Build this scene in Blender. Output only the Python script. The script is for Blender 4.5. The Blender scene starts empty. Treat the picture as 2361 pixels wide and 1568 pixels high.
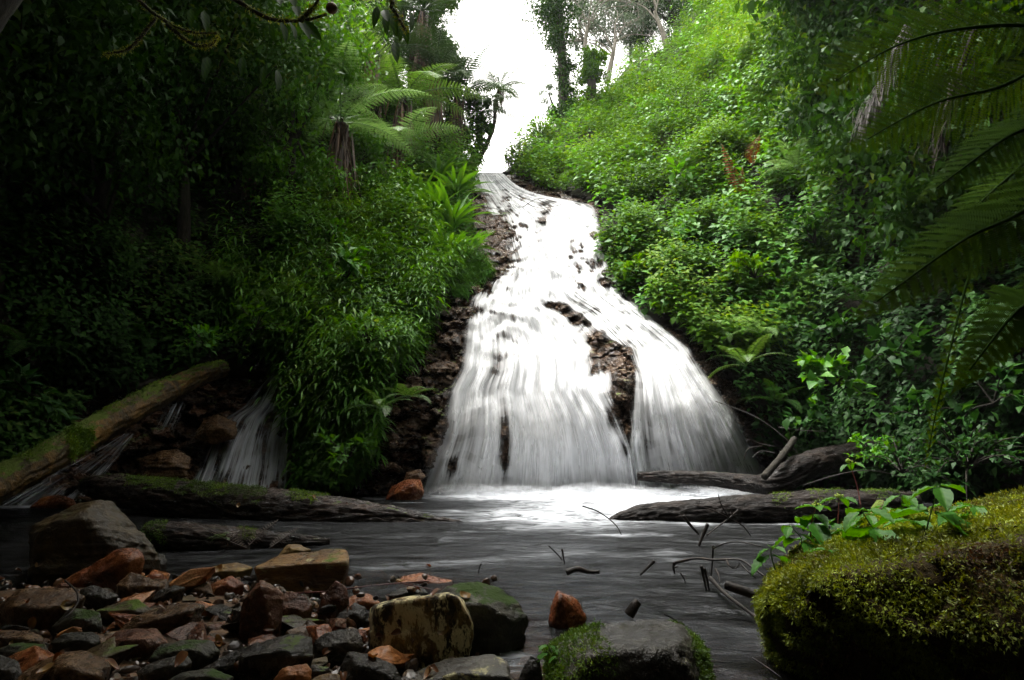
import bpy, bmesh, math, numpy as np
from mathutils import Vector, Matrix
R = math.radians
C = bpy.context.scene
COL = C.collection

# ------------------------------------------------------------------ camera, world, sun, exposure
F = 1458.0; CX = 1180.5; CY = 784.0; PITCH = math.atan(216/1458.0); CAMH = 0.9
cam = bpy.data.cameras.new('camera'); cam_o = bpy.data.objects.new('camera', cam); COL.objects.link(cam_o)
cam.sensor_width = 36; cam.lens = 36*F/2361.0; cam.clip_start = 0.05; cam.clip_end = 2000
cam_o.location = (0, 0, CAMH); cam_o.rotation_euler = (math.pi/2 + PITCH, 0, 0)
C.camera = cam_o
SUN_EL, SUN_AZ = 72.0, -60.0          # azimuth measured from +Y (up the gully) towards +X
w = bpy.data.worlds.new('World'); C.world = w; w.use_nodes = True
nt = w.node_tree; nt.nodes.clear()
sky = nt.nodes.new('ShaderNodeTexSky'); sky.sky_type = 'NISHITA'; sky.sun_disc = False
sky.sun_elevation = R(SUN_EL); sky.sun_rotation = R(SUN_AZ); sky.dust_density = 4.0; sky.air_density = 1.0
hs = nt.nodes.new('ShaderNodeHueSaturation'); hs.inputs['Saturation'].default_value = 0.0; hs.inputs['Value'].default_value = 1.25
warm = nt.nodes.new('ShaderNodeMixRGB'); warm.blend_type = 'MULTIPLY'; warm.inputs[0].default_value = 1; warm.inputs[2].default_value = (1.0, 0.975, 0.92, 1)
bg = nt.nodes.new('ShaderNodeBackground'); bg.inputs['Strength'].default_value = 0.15
wo = nt.nodes.new('ShaderNodeOutputWorld')
nt.links.new(sky.outputs[0], hs.inputs['Color']); nt.links.new(hs.outputs[0], warm.inputs[1]); nt.links.new(warm.outputs[0], bg.inputs['Color']); nt.links.new(bg.outputs[0], wo.inputs[0])
sun = bpy.data.lights.new('sun', 'SUN'); sun.energy = 1.2; sun.angle = R(25); sun.color = (1.0, 0.97, 0.92)
sun_o = bpy.data.objects.new('sun', sun); COL.objects.link(sun_o)
sd = Vector((math.sin(R(SUN_AZ))*math.cos(R(SUN_EL)), math.cos(R(SUN_AZ))*math.cos(R(SUN_EL)), math.sin(R(SUN_EL))))
sun_o.rotation_euler = sd.to_track_quat('Z', 'Y').to_euler(); sun_o.location = sd*50
C.view_settings.view_transform = 'Standard'; C.view_settings.look = 'None'
C.view_settings.exposure = 2.3; C.view_settings.gamma = 1.0; C.view_settings.use_curve_mapping = False
C.cycles.max_bounces = 6; C.cycles.diffuse_bounces = 3; C.cycles.glossy_bounces = 2
C.cycles.transmission_bounces = 3; C.cycles.transparent_max_bounces = 12
C.cycles.sample_clamp_indirect = 4.0; C.cycles.use_denoising = True
C.cycles.caustics_reflective = False; C.cycles.caustics_refractive = False

# ------------------------------------------------------------------ pixel <-> world helpers (photo at 2361 px wide)
SP, CP = math.sin(PITCH), math.cos(PITCH)
def ray(u, v):
    a = (np.asarray(u, float)-CX)/F; b = -(np.asarray(v, float)-CY)/F
    return a, CP - b*SP, b*CP + SP
def at(u, v, Y):
    a, dy, dz = ray(u, v); s = np.asarray(Y, float)/dy
    return np.stack(np.broadcast_arrays(a*s, dy*s, CAMH+dz*s), -1)
def onz(u, v, z=0.0):
    a, dy, dz = ray(u, v); s = (z-CAMH)/dz
    return np.array([a*s, dy*s, z+0*a])
def Yon(u, v, z=0.0): return float(onz(u, v, z)[1])

# ------------------------------------------------------------------ numpy noise
def _h(ix, iy, iz, seed):
    h = (ix.astype(np.int64)*374761393 + iy.astype(np.int64)*668265263 + iz.astype(np.int64)*1274126177 + seed*974634777) & 0xffffffff
    h = ((h ^ (h >> 13))*1274126177) & 0xffffffff
    h = ((h ^ (h >> 16))*2246822519) & 0xffffffff
    return ((h ^ (h >> 15)) & 0xffffff)/float(0x1000000)
def vnoise(p, seed=0):
    p = np.asarray(p, float); i = np.floor(p); f = p-i; f = f*f*(3-2*f)
    x, y, z = i[..., 0], i[..., 1], i[..., 2]; r = 0
    for dx in (0, 1):
        wx = f[..., 0] if dx else 1-f[..., 0]
        for dy in (0, 1):
            wy = f[..., 1] if dy else 1-f[..., 1]
            for dz in (0, 1):
                wz = f[..., 2] if dz else 1-f[..., 2]
                r = r + wx*wy*wz*_h(x+dx, y+dy, z+dz, seed)
    return r
def fbm(p, oct=4, seed=0, gain=0.5):
    p = np.asarray(p, float); r = 0; a = 1; t = 0
    for k in range(oct):
        r = r + a*vnoise(p*2**k + 7.3*k, seed+k); t += a; a *= gain
    return r/t
def worley(p, seed=0):
    p = np.asarray(p, float); i = np.floor(p); best = np.full(p.shape[:-1], 9.0); sec = best.copy(); cid = np.zeros(p.shape[:-1])
    for dx in (-1, 0, 1):
        for dy in (-1, 0, 1):
            for dz in (-1, 0, 1):
                c = i + np.array([dx, dy, dz]); x, y, z = c[..., 0], c[..., 1], c[..., 2]
                q = c + np.stack([_h(x, y, z, seed+1), _h(x, y, z, seed+2), _h(x, y, z, seed+3)], -1)
                d = np.linalg.norm(q-p, axis=-1); m = d < best
                sec = np.where(m, best, np.minimum(sec, d)); cid = np.where(m, _h(x, y, z, seed+4), cid); best = np.where(m, d, best)
    return best, sec, cid
def sstep(a, b, x):
    t = np.clip((x-a)/(b-a), 0, 1); return t*t*(3-2*t)
def inpoly(u, v, poly):
    u = np.asarray(u, float); v = np.asarray(v, float); r = np.zeros(u.shape, bool); n = len(poly)
    for k in range(n):
        x0, y0 = poly[k]; x1, y1 = poly[(k+1) % n]
        if y0 == y1: continue
        c = ((y0 > v) != (y1 > v)) & (u < (x1-x0)*(v-y0)/(y1-y0)+x0); r ^= c
    return r
def nrm(a): return a/np.maximum(np.linalg.norm(a, axis=-1, keepdims=True), 1e-9)

# ------------------------------------------------------------------ object helpers
def mesh_np(name, V, F_, col=None, uv=None, smooth=True):
    """V (n,3); F_ list of index arrays (m,k); col per-vertex float (n,) or (n,3) -> attribute 'tint'"""
    me = bpy.data.meshes.new(name); V = np.asarray(V, np.float32)
    F_ = [np.asarray(f, np.int32) for f in (F_ if isinstance(F_, list) else [F_]) if len(f)]
    loops = np.concatenate([f.ravel() for f in F_]); tot = np.concatenate([np.full(len(f), f.shape[1], np.int32) for f in F_])
    st = np.concatenate([[0], np.cumsum(tot)[:-1]]).astype(np.int32)
    me.vertices.add(len(V)); me.vertices.foreach_set('co', V.ravel())
    me.loops.add(len(loops)); me.loops.foreach_set('vertex_index', loops)
    me.polygons.add(len(tot)); me.polygons.foreach_set('loop_start', st); me.polygons.foreach_set('loop_total', tot)
    me.polygons.foreach_set('use_smooth', np.full(len(tot), smooth))
    if col is not None:
        col = np.asarray(col, np.float32)
        if col.ndim == 1: col = np.stack([col]*3, -1)
        a = me.attributes.new('tint', 'FLOAT_COLOR', 'POINT'); a.data.foreach_set('color', np.c_[col, np.ones(len(col))].astype(np.float32).ravel())
    if uv is not None:
        l = me.uv_layers.new(name='flow'); l.data.foreach_set('uv', np.asarray(uv, np.float32)[loops].ravel())
    me.update(calc_edges=True); me.validate(); return me
def obj(name, me, mat=None, parent=None, loc=None):
    o = bpy.data.objects.new(name, me); COL.objects.link(o)
    if mat is not None and me is not None and len(me.materials) == 0: me.materials.append(mat)
    if loc is not None: o.location = loc
    if parent is not None: o.parent = parent
    return o
def tag(o, label=None, cat=None, group=None, kind=None):
    if label: o['label'] = label
    if cat: o['category'] = cat
    if group: o['group'] = group
    if kind: o['kind'] = kind
    return o
def thing(name, label, cat, loc=(0, 0, 0), group=None):
    o = bpy.data.objects.new(name, None); COL.objects.link(o); o.location = loc; o.empty_display_size = 0.1
    return tag(o, label, cat, group)
class MB:
    """collects numpy geometry into one mesh"""
    def __init__(s): s.V = []; s.F = {}; s.c = []; s.n = 0
    def add(s, V, F_, c=0.5):
        V = np.asarray(V, float).reshape(-1, 3); F_ = np.asarray(F_, np.int64)
        s.F.setdefault(F_.shape[1], []).append(F_+s.n); s.V.append(V)
        c = np.asarray(c, float); s.c.append(np.broadcast_to(c, (len(V),)) if c.ndim < 1 or len(c) != len(V) else c); s.n += len(V)
    def mesh(s, name, origin=None, smooth=True):
        V = np.concatenate(s.V)
        if origin is not None: V = V-np.asarray(origin, float)
        return mesh_np(name, V, [np.concatenate(f) for f in s.F.values()], np.concatenate(s.c), smooth=smooth)
    def build(s, name, mat, parent=None, origin=None, smooth=True):
        if origin is None: origin = parent.location if parent is not None else (0, 0, 0)
        return obj(name, s.mesh(name, origin, smooth), mat, parent, None if parent is not None else origin)

def catmull(P, n):
    P = np.asarray(P, float); k = len(P)
    if k == 2: t = np.linspace(0, 1, n)[:, None]; return P[0]*(1-t)+P[1]*t
    Q = np.vstack([2*P[0]-P[1], P, 2*P[-1]-P[-2]]); T = np.linspace(0, k-1-1e-6, n); i = T.astype(int); f = (T-i)[:, None]
    a, b, c, d = Q[i], Q[i+1], Q[i+2], Q[i+3]
    return 0.5*((2*b)+(-a+c)*f+(2*a-5*b+4*c-d)*f**2+(-a+3*b-3*c+d)*f**3)
def tube(P, r, ring=8, n=None, rough=0.0, bark=0.0, seed=0, cap=True):
    """tapered tube; rough = lumpy radius noise, bark = ridged along the length"""
    P = np.asarray(P, float); n = n or max(4, len(P)*4)
    r = np.asarray(r, float); rr = np.interp(np.linspace(0, 1, n), np.linspace(0, 1, len(r)), r) if r.ndim else np.full(n, r)
    c = catmull(P, n); T = nrm(np.gradient(c, axis=0)); up = np.array([0, 0, 1.0]) if abs(T[:, 2]).mean() < 0.8 else np.array([0, 1.0, 0])
    S = nrm(np.cross(T, up)); N = np.cross(S, T); th = np.linspace(0, 2*math.pi, ring, endpoint=False)
    D = S[:, None]*np.cos(th)[None, :, None]+N[:, None]*np.sin(th)[None, :, None]
    rad = np.broadcast_to(rr[:, None], (n, ring)).copy()
    L = np.r_[0, np.cumsum(np.linalg.norm(np.diff(c, axis=0), axis=1))]
    if rough: rad *= 1+rough*(fbm(c[:, None]*2.5/max(rr.max()*6, .2)+D*0.9, 3, seed)-0.5)*2
    if bark:
        q = np.stack([np.cos(th)[None]*ring*0.16+0*L[:, None], np.sin(th)[None]*ring*0.16+0*L[:, None], L[:, None]*5+0*th[None]], -1)
        b = 1-np.abs(2*fbm(q, 3, seed+5)-1)*2; rad += bark*rr.max()*(b-0.5)
    V = c[:, None]+D*rad[..., None]; idx = np.arange(n*ring).reshape(n, ring); a = idx[:-1]; b = idx[1:]
    Fq = np.stack([a, b, np.roll(b, -1, 1), np.roll(a, -1, 1)], -1).reshape(-1, 4)
    V = V.reshape(-1, 3)
    if cap:
        V = np.vstack([V, c[0]-T[0]*rr[0]*.2, c[-1]+T[-1]*rr[-1]*.3]); e = n*ring
        # caps as degenerate-free quads via triangles doubled is avoided: fan of tris stored separately
        t0 = np.stack([np.roll(idx[0], -1), idx[0], np.full(ring, e)], -1)[:, [0, 2, 1]]; t1 = np.stack([idx[-1], np.roll(idx[-1], -1), np.full(ring, e+1)], -1)[:, [0, 2, 1]]
        return V, Fq, np.vstack([t0, t1])
    return V, Fq, None
def add_tube(mb, P, r, c=0.5, **k):
    V, Fq, Ft = tube(P, r, **k); n0 = mb.n; mb.add(V, Fq, c)
    if Ft is not None: mb.F.setdefault(3, []).append(Ft+n0)

# ------------------------------------------------------------------ materials
def N_(nt, t, **k):
    n = nt.nodes.new(t)
    for a, b in k.items():
        if a.startswith('_'): setattr(n, a[1:], b)
        else: n.inputs[a].default_value = b
    return n
def newmat(name):
    m = bpy.data.materials.new(name); m.use_nodes = True; nt = m.node_tree; nt.nodes.clear()
    return m, nt, nt.nodes.new('ShaderNodeOutputMaterial'), nt.links.new
def ramp(nt, stops):
    r = nt.nodes.new('ShaderNodeValToRGB'); e = r.color_ramp.elements
    while len(e) < len(stops): e.new(0.5)
    for k, (p, c) in enumerate(stops): e[k].position = p; e[k].color = (*c, 1) if len(c) == 3 else c
    return r
def leaf_mat(name, stops, rough=0.4, trans=0.3, spec=0.5, big=0.6):
    m, nt, out, L = newmat(name)
    at_ = N_(nt, 'ShaderNodeAttribute', _attribute_name='tint'); geo = nt.nodes.new('ShaderNodeNewGeometry')
    nz = N_(nt, 'ShaderNodeTexNoise', Scale=big, Detail=2.0); L(geo.outputs['Position'], nz.inputs['Vector'])
    mx = N_(nt, 'ShaderNodeMath', _operation='MULTIPLY_ADD'); mx.inputs[1].default_value = 0.9; L(nz.outputs[0], mx.inputs[0])
    sb = N_(nt, 'ShaderNodeMath', _operation='SUBTRACT'); sb.inputs[1].default_value = 0.45; L(at_.outputs['Fac'], sb.inputs[0]); L(sb.outputs[0], mx.inputs[2])
    rp = ramp(nt, stops); L(mx.outputs[0], rp.inputs[0])
    p = N_(nt, 'ShaderNodeBsdfPrincipled', Roughness=rough); p.inputs['Specular IOR Level'].default_value = spec
    L(rp.outputs[0], p.inputs['Base Color'])
    tr = nt.nodes.new('ShaderNodeBsdfTranslucent'); hv = N_(nt, 'ShaderNodeHueSaturation', Hue=0.48, Saturation=1.15, Value=1.4); L(rp.outputs[0], hv.inputs['Color']); L(hv.outputs[0], tr.inputs[0])
    mi = N_(nt, 'ShaderNodeMixShader', Fac=trans); L(p.outputs[0], mi.inputs[1]); L(tr.outputs[0], mi.inputs[2]); L(mi.outputs[0], out.inputs[0])
    return m
def solid_mat(name, stops, rough=0.5, scale=4.0, bump=0.3, stretch=(1, 1, 1), detail=6.0, moss=0.0, mosscol=(0.07, 0.11, 0.012), lichen=0.0, lichcol=(0.5, 0.42, 0.2), spec=0.5, rvar=0.15, blotch=1.0, lscale=1.0):
    m, nt, out, L = newmat(name)
    tc = nt.nodes.new('ShaderNodeTexCoord'); oi = nt.nodes.new('ShaderNodeObjectInfo')
    ad = N_(nt, 'ShaderNodeVectorMath', _operation='ADD'); L(tc.outputs['Object'], ad.inputs[0])
    sc = N_(nt, 'ShaderNodeMath', _operation='MULTIPLY'); sc.inputs[1].default_value = 30; L(oi.outputs['Random'], sc.inputs[0]); L(sc.outputs[0], ad.inputs[1])
    mp = N_(nt, 'ShaderNodeMapping', Scale=stretch); L(ad.outputs[0], mp.inputs['Vector'])
    n1 = N_(nt, 'ShaderNodeTexNoise', Scale=scale, Detail=detail, Roughness=0.65, Distortion=0.4); L(mp.outputs[0], n1.inputs['Vector'])
    n2 = N_(nt, 'ShaderNodeTexNoise', Scale=scale*6, Detail=5.0, Roughness=0.7); L(mp.outputs[0], n2.inputs['Vector'])
    ctr = N_(nt, 'ShaderNodeMapRange'); ctr.inputs[1].default_value = 0.3; ctr.inputs[2].default_value = 0.7; L(n1.outputs[0], ctr.inputs[0])
    rp = ramp(nt, stops); L(ctr.outputs[0], rp.inputs[0]); col = rp.outputs[0]
    sp = N_(nt, 'ShaderNodeMapRange'); sp.inputs[1].default_value = 0.35; sp.inputs[2].default_value = 0.7; sp.inputs[3].default_value = 0.55; sp.inputs[4].default_value = 1.35; L(n2.outputs[0], sp.inputs[0])
    mu = N_(nt, 'ShaderNodeVectorMath', _operation='SCALE'); L(col, mu.inputs[0]); L(sp.outputs[0], mu.inputs['Scale']); col = mu.outputs[0]
    if lichen:
        n3 = N_(nt, 'ShaderNodeTexNoise', Scale=scale*2.2*lscale, Detail=8.0, Roughness=0.72, Distortion=0.3); L(mp.outputs[0], n3.inputs['Vector'])
        lm = N_(nt, 'ShaderNodeMapRange'); lm.inputs[1].default_value = 0.62-0.2*lichen; lm.inputs[2].default_value = 0.66-0.2*lichen; L(n3.outputs[0], lm.inputs[0])
        mx = N_(nt, 'ShaderNodeMixRGB'); mx.inputs[2].default_value = (*lichcol, 1); L(lm.outputs[0], mx.inputs[0]); L(col, mx.inputs[1]); col = mx.outputs[0]
    rg = N_(nt, 'ShaderNodeMapRange'); rg.inputs[3].default_value = max(.05, rough-rvar); rg.inputs[4].default_value = rough+rvar; rg.inputs[1].default_value = .3; rg.inputs[2].default_value = .7; L(n2.outputs[0], rg.inputs[0]); rsock = rg.outputs[0]
    if moss:
        geo = nt.nodes.new('ShaderNodeNewGeometry'); sx = nt.nodes.new('ShaderNodeSeparateXYZ'); L(geo.outputs['Normal'], sx.inputs[0])
        n4 = N_(nt, 'ShaderNodeTexNoise', Scale=scale*0.9, Detail=6.0, Roughness=0.7); L(ad.outputs[0], n4.inputs['Vector'])
        a = N_(nt, 'ShaderNodeMath', _operation='MULTIPLY_ADD'); a.inputs[1].default_value = 0.25; L(sx.outputs['Z'], a.inputs[0]); L(n4.outputs[0], a.inputs[2])
        mm = N_(nt, 'ShaderNodeMapRange'); mm.inputs[1].default_value = 0.85-0.4*moss; mm.inputs[2].default_value = 0.92-0.4*moss; L(a.outputs[0], mm.inputs[0])
        mx = N_(nt, 'ShaderNodeMixRGB'); mx.inputs[2].default_value = (*mosscol, 1); L(mm.outputs[0], mx.inputs[0]); L(col, mx.inputs[1]); col = mx.outputs[0]
        rm = N_(nt, 'ShaderNodeMixRGB'); rm.inputs[2].default_value = (.9, .9, .9, 1); L(mm.outputs[0], rm.inputs[0]); L(rsock, rm.inputs[1]); rsock = rm.outputs[0]
    p = nt.nodes.new('ShaderNodeBsdfPrincipled'); p.inputs['Specular IOR Level'].default_value = spec*.55
    L(col, p.inputs['Base Color']); L(rsock, p.inputs['Roughness'])
    if bump:
        s2 = N_(nt, 'ShaderNodeMath', _operation='MULTIPLY_ADD'); s2.inputs[1].default_value = 0.35; L(n2.outputs[0], s2.inputs[0]); L(n1.outputs[0], s2.inputs[2])
        b = N_(nt, 'ShaderNodeBump', Strength=bump, Distance=0.25/scale); L(s2.outputs[0], b.inputs['Height']); L(b.outputs[0], p.inputs['Normal'])
    L(p.outputs[0], out.inputs[0]); return m

M = {}
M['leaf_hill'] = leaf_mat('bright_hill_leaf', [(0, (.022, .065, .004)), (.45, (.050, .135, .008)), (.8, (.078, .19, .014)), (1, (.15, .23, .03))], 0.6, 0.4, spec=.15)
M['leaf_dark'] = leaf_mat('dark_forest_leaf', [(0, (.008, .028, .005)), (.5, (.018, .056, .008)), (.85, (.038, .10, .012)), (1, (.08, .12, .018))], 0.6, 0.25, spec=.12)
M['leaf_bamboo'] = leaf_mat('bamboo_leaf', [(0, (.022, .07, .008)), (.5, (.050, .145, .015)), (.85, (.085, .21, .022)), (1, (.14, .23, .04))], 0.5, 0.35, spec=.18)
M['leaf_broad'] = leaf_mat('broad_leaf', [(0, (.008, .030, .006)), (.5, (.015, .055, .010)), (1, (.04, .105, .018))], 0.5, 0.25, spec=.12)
M['leaf_fresh'] = leaf_mat('fresh_leaf', [(0, (.03, .11, .012)), (.5, (.05, .17, .018)), (1, (.10, .24, .03))], 0.5, 0.35, spec=.22)
M['leaf_grey_hazed'] = leaf_mat('hazed_grey_green_leaf', [(0, (.05, .085, .045)), (.5, (.085, .13, .07)), (1, (.13, .18, .10))], 0.45, 0.25)  # leaf colour paled to carry the haze over the crest trees
M['strap'] = leaf_mat('strap_leaf', [(0, (.03, .10, .008)), (.5, (.055, .17, .012)), (1, (.10, .24, .02))], 0.42, 0.3, spec=.35)
M['fern'] = leaf_mat('fern_frond', [(0, (.04, .10, .015)), (.5, (.075, .16, .03)), (1, (.13, .22, .05))], 0.42, 0.3)
M['fern_shaded'] = leaf_mat('shaded_fern_frond', [(0, (.015, .04, .008)), (.5, (.03, .07, .014)), (1, (.055, .10, .025))], 0.5, 0.12, spec=.25)  # darker frond copy, the shade of backlit skyline ferns put into its colour
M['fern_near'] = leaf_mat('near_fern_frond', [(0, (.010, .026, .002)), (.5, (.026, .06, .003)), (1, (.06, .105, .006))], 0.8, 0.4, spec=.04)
M['fern_light'] = leaf_mat('light_fern_frond', [(0, (.09, .18, .05)), (.5, (.14, .26, .08)), (1, (.22, .34, .12))], 0.42, 0.3)
M['dead'] = leaf_mat('dead_frond', [(0, (.025, .014, .008)), (.5, (.06, .032, .016)), (1, (.11, .06, .03))], 0.6, 0.1)
M['dead_dark'] = leaf_mat('dark_dead_frond', [(0, (.006, .004, .003)), (.5, (.015, .010, .008)), (1, (.035, .025, .018))], .8, .05, spec=.1)
M['rust'] = leaf_mat('rust_fern', [(0, (.12, .04, .008)), (.5, (.20, .075, .012)), (1, (.28, .12, .02))], 0.6, 0.3)
M['moss'] = leaf_mat('moss_strand', [(0, (.030, .035, .004)), (.35, (.085, .10, .008)), (.7, (.17, .20, .012)), (1, (.30, .33, .025))], 0.6, 0.3, big=5.0)
M['moss_brown'] = leaf_mat('brown_moss_strand', [(0, (.05, .022, .006)), (.16, (.10, .055, .008)), (.30, (.10, .13, .008)), (.6, (.17, .22, .012)), (1, (.34, .42, .025))], 0.6, 0.3, big=4.0)
M['moss_green'] = leaf_mat('green_moss_strand', [(0, (.03, .06, .004)), (.5, (.07, .15, .008)), (1, (.17, .27, .02))], 0.6, 0.3, big=5.0)
M['soil'] = solid_mat('dark_soil', [(0, (.010, .009, .006)), (.6, (.025, .02, .012)), (1, (.02, .035, .01))], 0.8, 1.5, 0.6)
M['bark'] = solid_mat('dark_bark', [(0, (.008, .007, .005)), (.6, (.022, .018, .012)), (1, (.05, .042, .03))], 0.8, 5, 0.7, (3, 3, .6))
M['bark_pale'] = solid_mat('pale_bark', [(0, (.10, .09, .07)), (.5, (.20, .18, .145)), (1, (.32, .30, .25))], 0.7, 3, 0.4, (3, 3, .6))
M['bark_fern'] = solid_mat('fibrous_fern_trunk', [(0, (.010, .007, .005)), (.6, (.03, .018, .011)), (1, (.07, .04, .022))], 0.8, 5, 0.9, (4, 4, .4))
M['twig'] = solid_mat('wet_twig', [(0, (.004, .003, .002)), (.6, (.013, .008, .005)), (1, (.045, .024, .014))], 0.5, 12, 0.5)
M['stem_red'] = solid_mat('red_stem', [(0, (.06, .015, .012)), (1, (.14, .04, .03))], 0.35, 12, 0.3)
M['stem_green'] = solid_mat('green_stem', [(0, (.03, .07, .01)), (1, (.06, .12, .02))], 0.4, 12, 0.2)
M['rock_fall'] = solid_mat('wet_cliff_rock', [(0, (.008, .006, .004)), (.35, (.028, .017, .010)), (.65, (.075, .042, .022)), (1, (.19, .145, .105))], 0.2, 2.6, 1.0, (1, 1, 2.2), moss=0.12, rvar=.18)

# ------------------------------------------------------------------ gully shape: a distance field over the banks
WL = [(-900, 1420), (-400, 1220), (0, 1166), (300, 1145), (560, 1140), (850, 1142), (985, 1136), (1500, 1126), (1780, 1118), (1960, 1125), (2361, 1165), (2800, 1290), (3300, 1480)]
ctl = [(u, v, Yon(u, v)) for u, v in WL] + [
 (1180, 870, 10.9), (1220, 720, 12.0), (1250, 600, 13.5), (1240, 500, 15.2), (1125, 402, 18.0), (1350, 480, 15.6),
 (1380, 870, 10.9), (1560, 800, 11.2), (1650, 940, 10.4), (1450, 680, 12.6),
 (660, 850, 11.2), (560, 1000, 10.4), (850, 850, 10.0), (860, 1000, 9.5), (700, 650, 11.2), (950, 650, 11.6), (800, 540, 13.2), (1000, 500, 14.5), (1080, 390, 17.5),
 (500, 450, 12.0), (650, 300, 14.5), (800, 100, 16.5), (950, 250, 17.5), (300, 850, 10.0), (300, 500, 10.3), (100, 700, 8.6), (0, 300, 8.2), (300, 0, 11.0), (-500, 500, 6.5), (-500, -300, 6.5), (500, -300, 13.0),
 (1300, 300, 21.5), (1480, 110, 26.0), (1620, 0, 27.5), (1500, 300, 19.0), (1450, 450, 15.6), (1700, 300, 16.5), (1750, 80, 19), (1600, 560, 13.6), (1900, 350, 13.5), (1800, 620, 12.4), (1800, 850, 11.6), (2100, 600, 10.5), (2100, 900, 9.6),
 (2361, 300, 9.5), (2361, 700, 8.2), (2361, 950, 7.8), (2000, 0, 15.0), (2361, -200, 11), (2900, 300, 6.5), (2900, 900, 6.0), (2700, -500, 9)]
ctl = np.array(ctl, float); cu = ctl[:, :2]/600.0
def _phi(d2): return 0.5*d2*np.log(np.maximum(d2, 1e-12))
_d2 = ((cu[:, None]-cu[None])**2).sum(-1); _n = len(cu)
_A = np.zeros((_n+3, _n+3)); _A[:_n, :_n] = _phi(_d2)+np.eye(_n)*0.004; _A[:_n, _n] = 1; _A[:_n, _n+1:] = cu; _A[_n:, :_n] = _A[:_n, _n:].T
_w = np.linalg.solve(_A, np.r_[np.log(ctl[:, 2]), 0, 0, 0])
def Yt(u, v):
    u = np.asarray(u, float); v = np.asarray(v, float); sh = np.broadcast(u, v).shape
    q = np.stack([np.broadcast_to(u, sh).ravel(), np.broadcast_to(v, sh).ravel()], -1)/600.0; out = np.empty(len(q))
    for i in range(0, len(q), 40000):
        p = q[i:i+40000]; out[i:i+40000] = _phi(((p[:, None]-cu[None])**2).sum(-1))@_w[:_n]+_w[_n]+p@_w[_n+1:]
    return np.exp(np.clip(out, np.log(4.5), np.log(32))).reshape(sh)
SKY = np.array([(-900, -700), (0, -500), (500, -250), (700, -60), (850, 60), (960, 250), (1040, 345), (1088, 398), (1125, 402), (1165, 398), (1220, 335), (1280, 292), (1400, 212), (1450, 150), (1540, 106), (1620, 0), (1800, -250), (2361, -600), (3300, -700)], float)
WLa = np.array(WL, float)
def vsky(u): return np.interp(u, SKY[:, 0], SKY[:, 1])
def vwat(u): return np.interp(u, WLa[:, 0], WLa[:, 1])
ROCKP = [(1085, 400), (1090, 500), (1100, 570), (1110, 600), (1100, 640), (1050, 690), (1010, 760), (955, 850), (915, 900), (885, 1000), (850, 1080), (790, 1125), (780, 1160), (1820, 1160), (1800, 1060), (1745, 980), (1700, 900), (1625, 800), (1560, 765), (1495, 735), (1435, 690), (1400, 600), (1380, 468), (1250, 436), (1165, 400)]
CASP = [(655, 835), (690, 860), (690, 960), (675, 1150), (120, 1160), (30, 1140), (180, 930), (330, 900), (500, 870), (600, 880)]
def terraces(u, v, P):
    z = P[:, 2]; x = P[:, 0]
    per = np.interp(z, [0, 2.2, 3.5, 9], [1.5, 1.1, .62, .55])
    ph = z/per + 2.4*vnoise(np.c_[x*0.9, z*0.3, 0*x], 3) + 1.1*vnoise(np.c_[x*2.4, z*0.8, 0*x], 4)
    s = ph-np.floor(ph); return -np.interp(z, [0, 1.9, 3, 9], [.03, .05, .15, .17])*np.minimum(s/.72, (1-s)/.28)
def Ybase(u, v):
    u = np.asarray(u, float).ravel(); v = np.asarray(v, float).ravel()
    Y = Yt(u, v); P = at(u, v, Y)
    Y = Y+terraces(u, v, P)
    # the right-hand buttress and the dark rib between the two lower falls stand forward
    Y -= 0.35*np.exp(-((u-1440)/60)**2-((v-900)/150)**2)*sstep(700, 780, v)
    Y -= 0.25*np.exp(-((u-1250)/170)**2)*sstep(760, 860, v)*(1-sstep(1000, 1130, v))
    return Y

# banks (terrain): from below the water line up to the skyline, then back over the top
nu, nv = 230, 150
us = np.linspace(-900, 3300, nu); ts = np.linspace(0, 1, nv)
U = np.repeat(us[:, None], nv, 1); Vv = vwat(us)[:, None]*(1-ts)+vsky(us)[:, None]*ts
Yg = Yt(U, Vv)+1.2*(fbm(np.stack([U/90, Vv/90, 0*U], -1), 4, 11)-0.5)*sstep(0, .12, ts)[None]
Yg += 0.75*inpoly(U, Vv, ROCKP)+0.5*inpoly(U, Vv, CASP)
G = at(U, Vv, Yg)
lo = G[:, :1].copy(); lo[..., 2] = -0.9
top = [G[:, -1:].copy()]
for d in (1.5, 5, 15, 60, 250):
    q = G[:, -1:].copy(); q[..., 1] += d; q[..., 0] *= 1+d/30; q[..., 2] += 0.1*d*0 - .02*d; top.append(q)
G = np.concatenate([lo, G]+top[1:], 1); a_, b_ = G.shape[:2]
idx = np.arange(a_*b_).reshape(a_, b_)
quads = np.stack([idx[:-1, :-1], idx[1:, :-1], idx[1:, 1:], idx[:-1, 1:]], -1).reshape(-1, 4)
tag(obj('hillside', mesh_np('hillside', G.reshape(-1, 3), quads), M['soil']), kind='structure')

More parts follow.
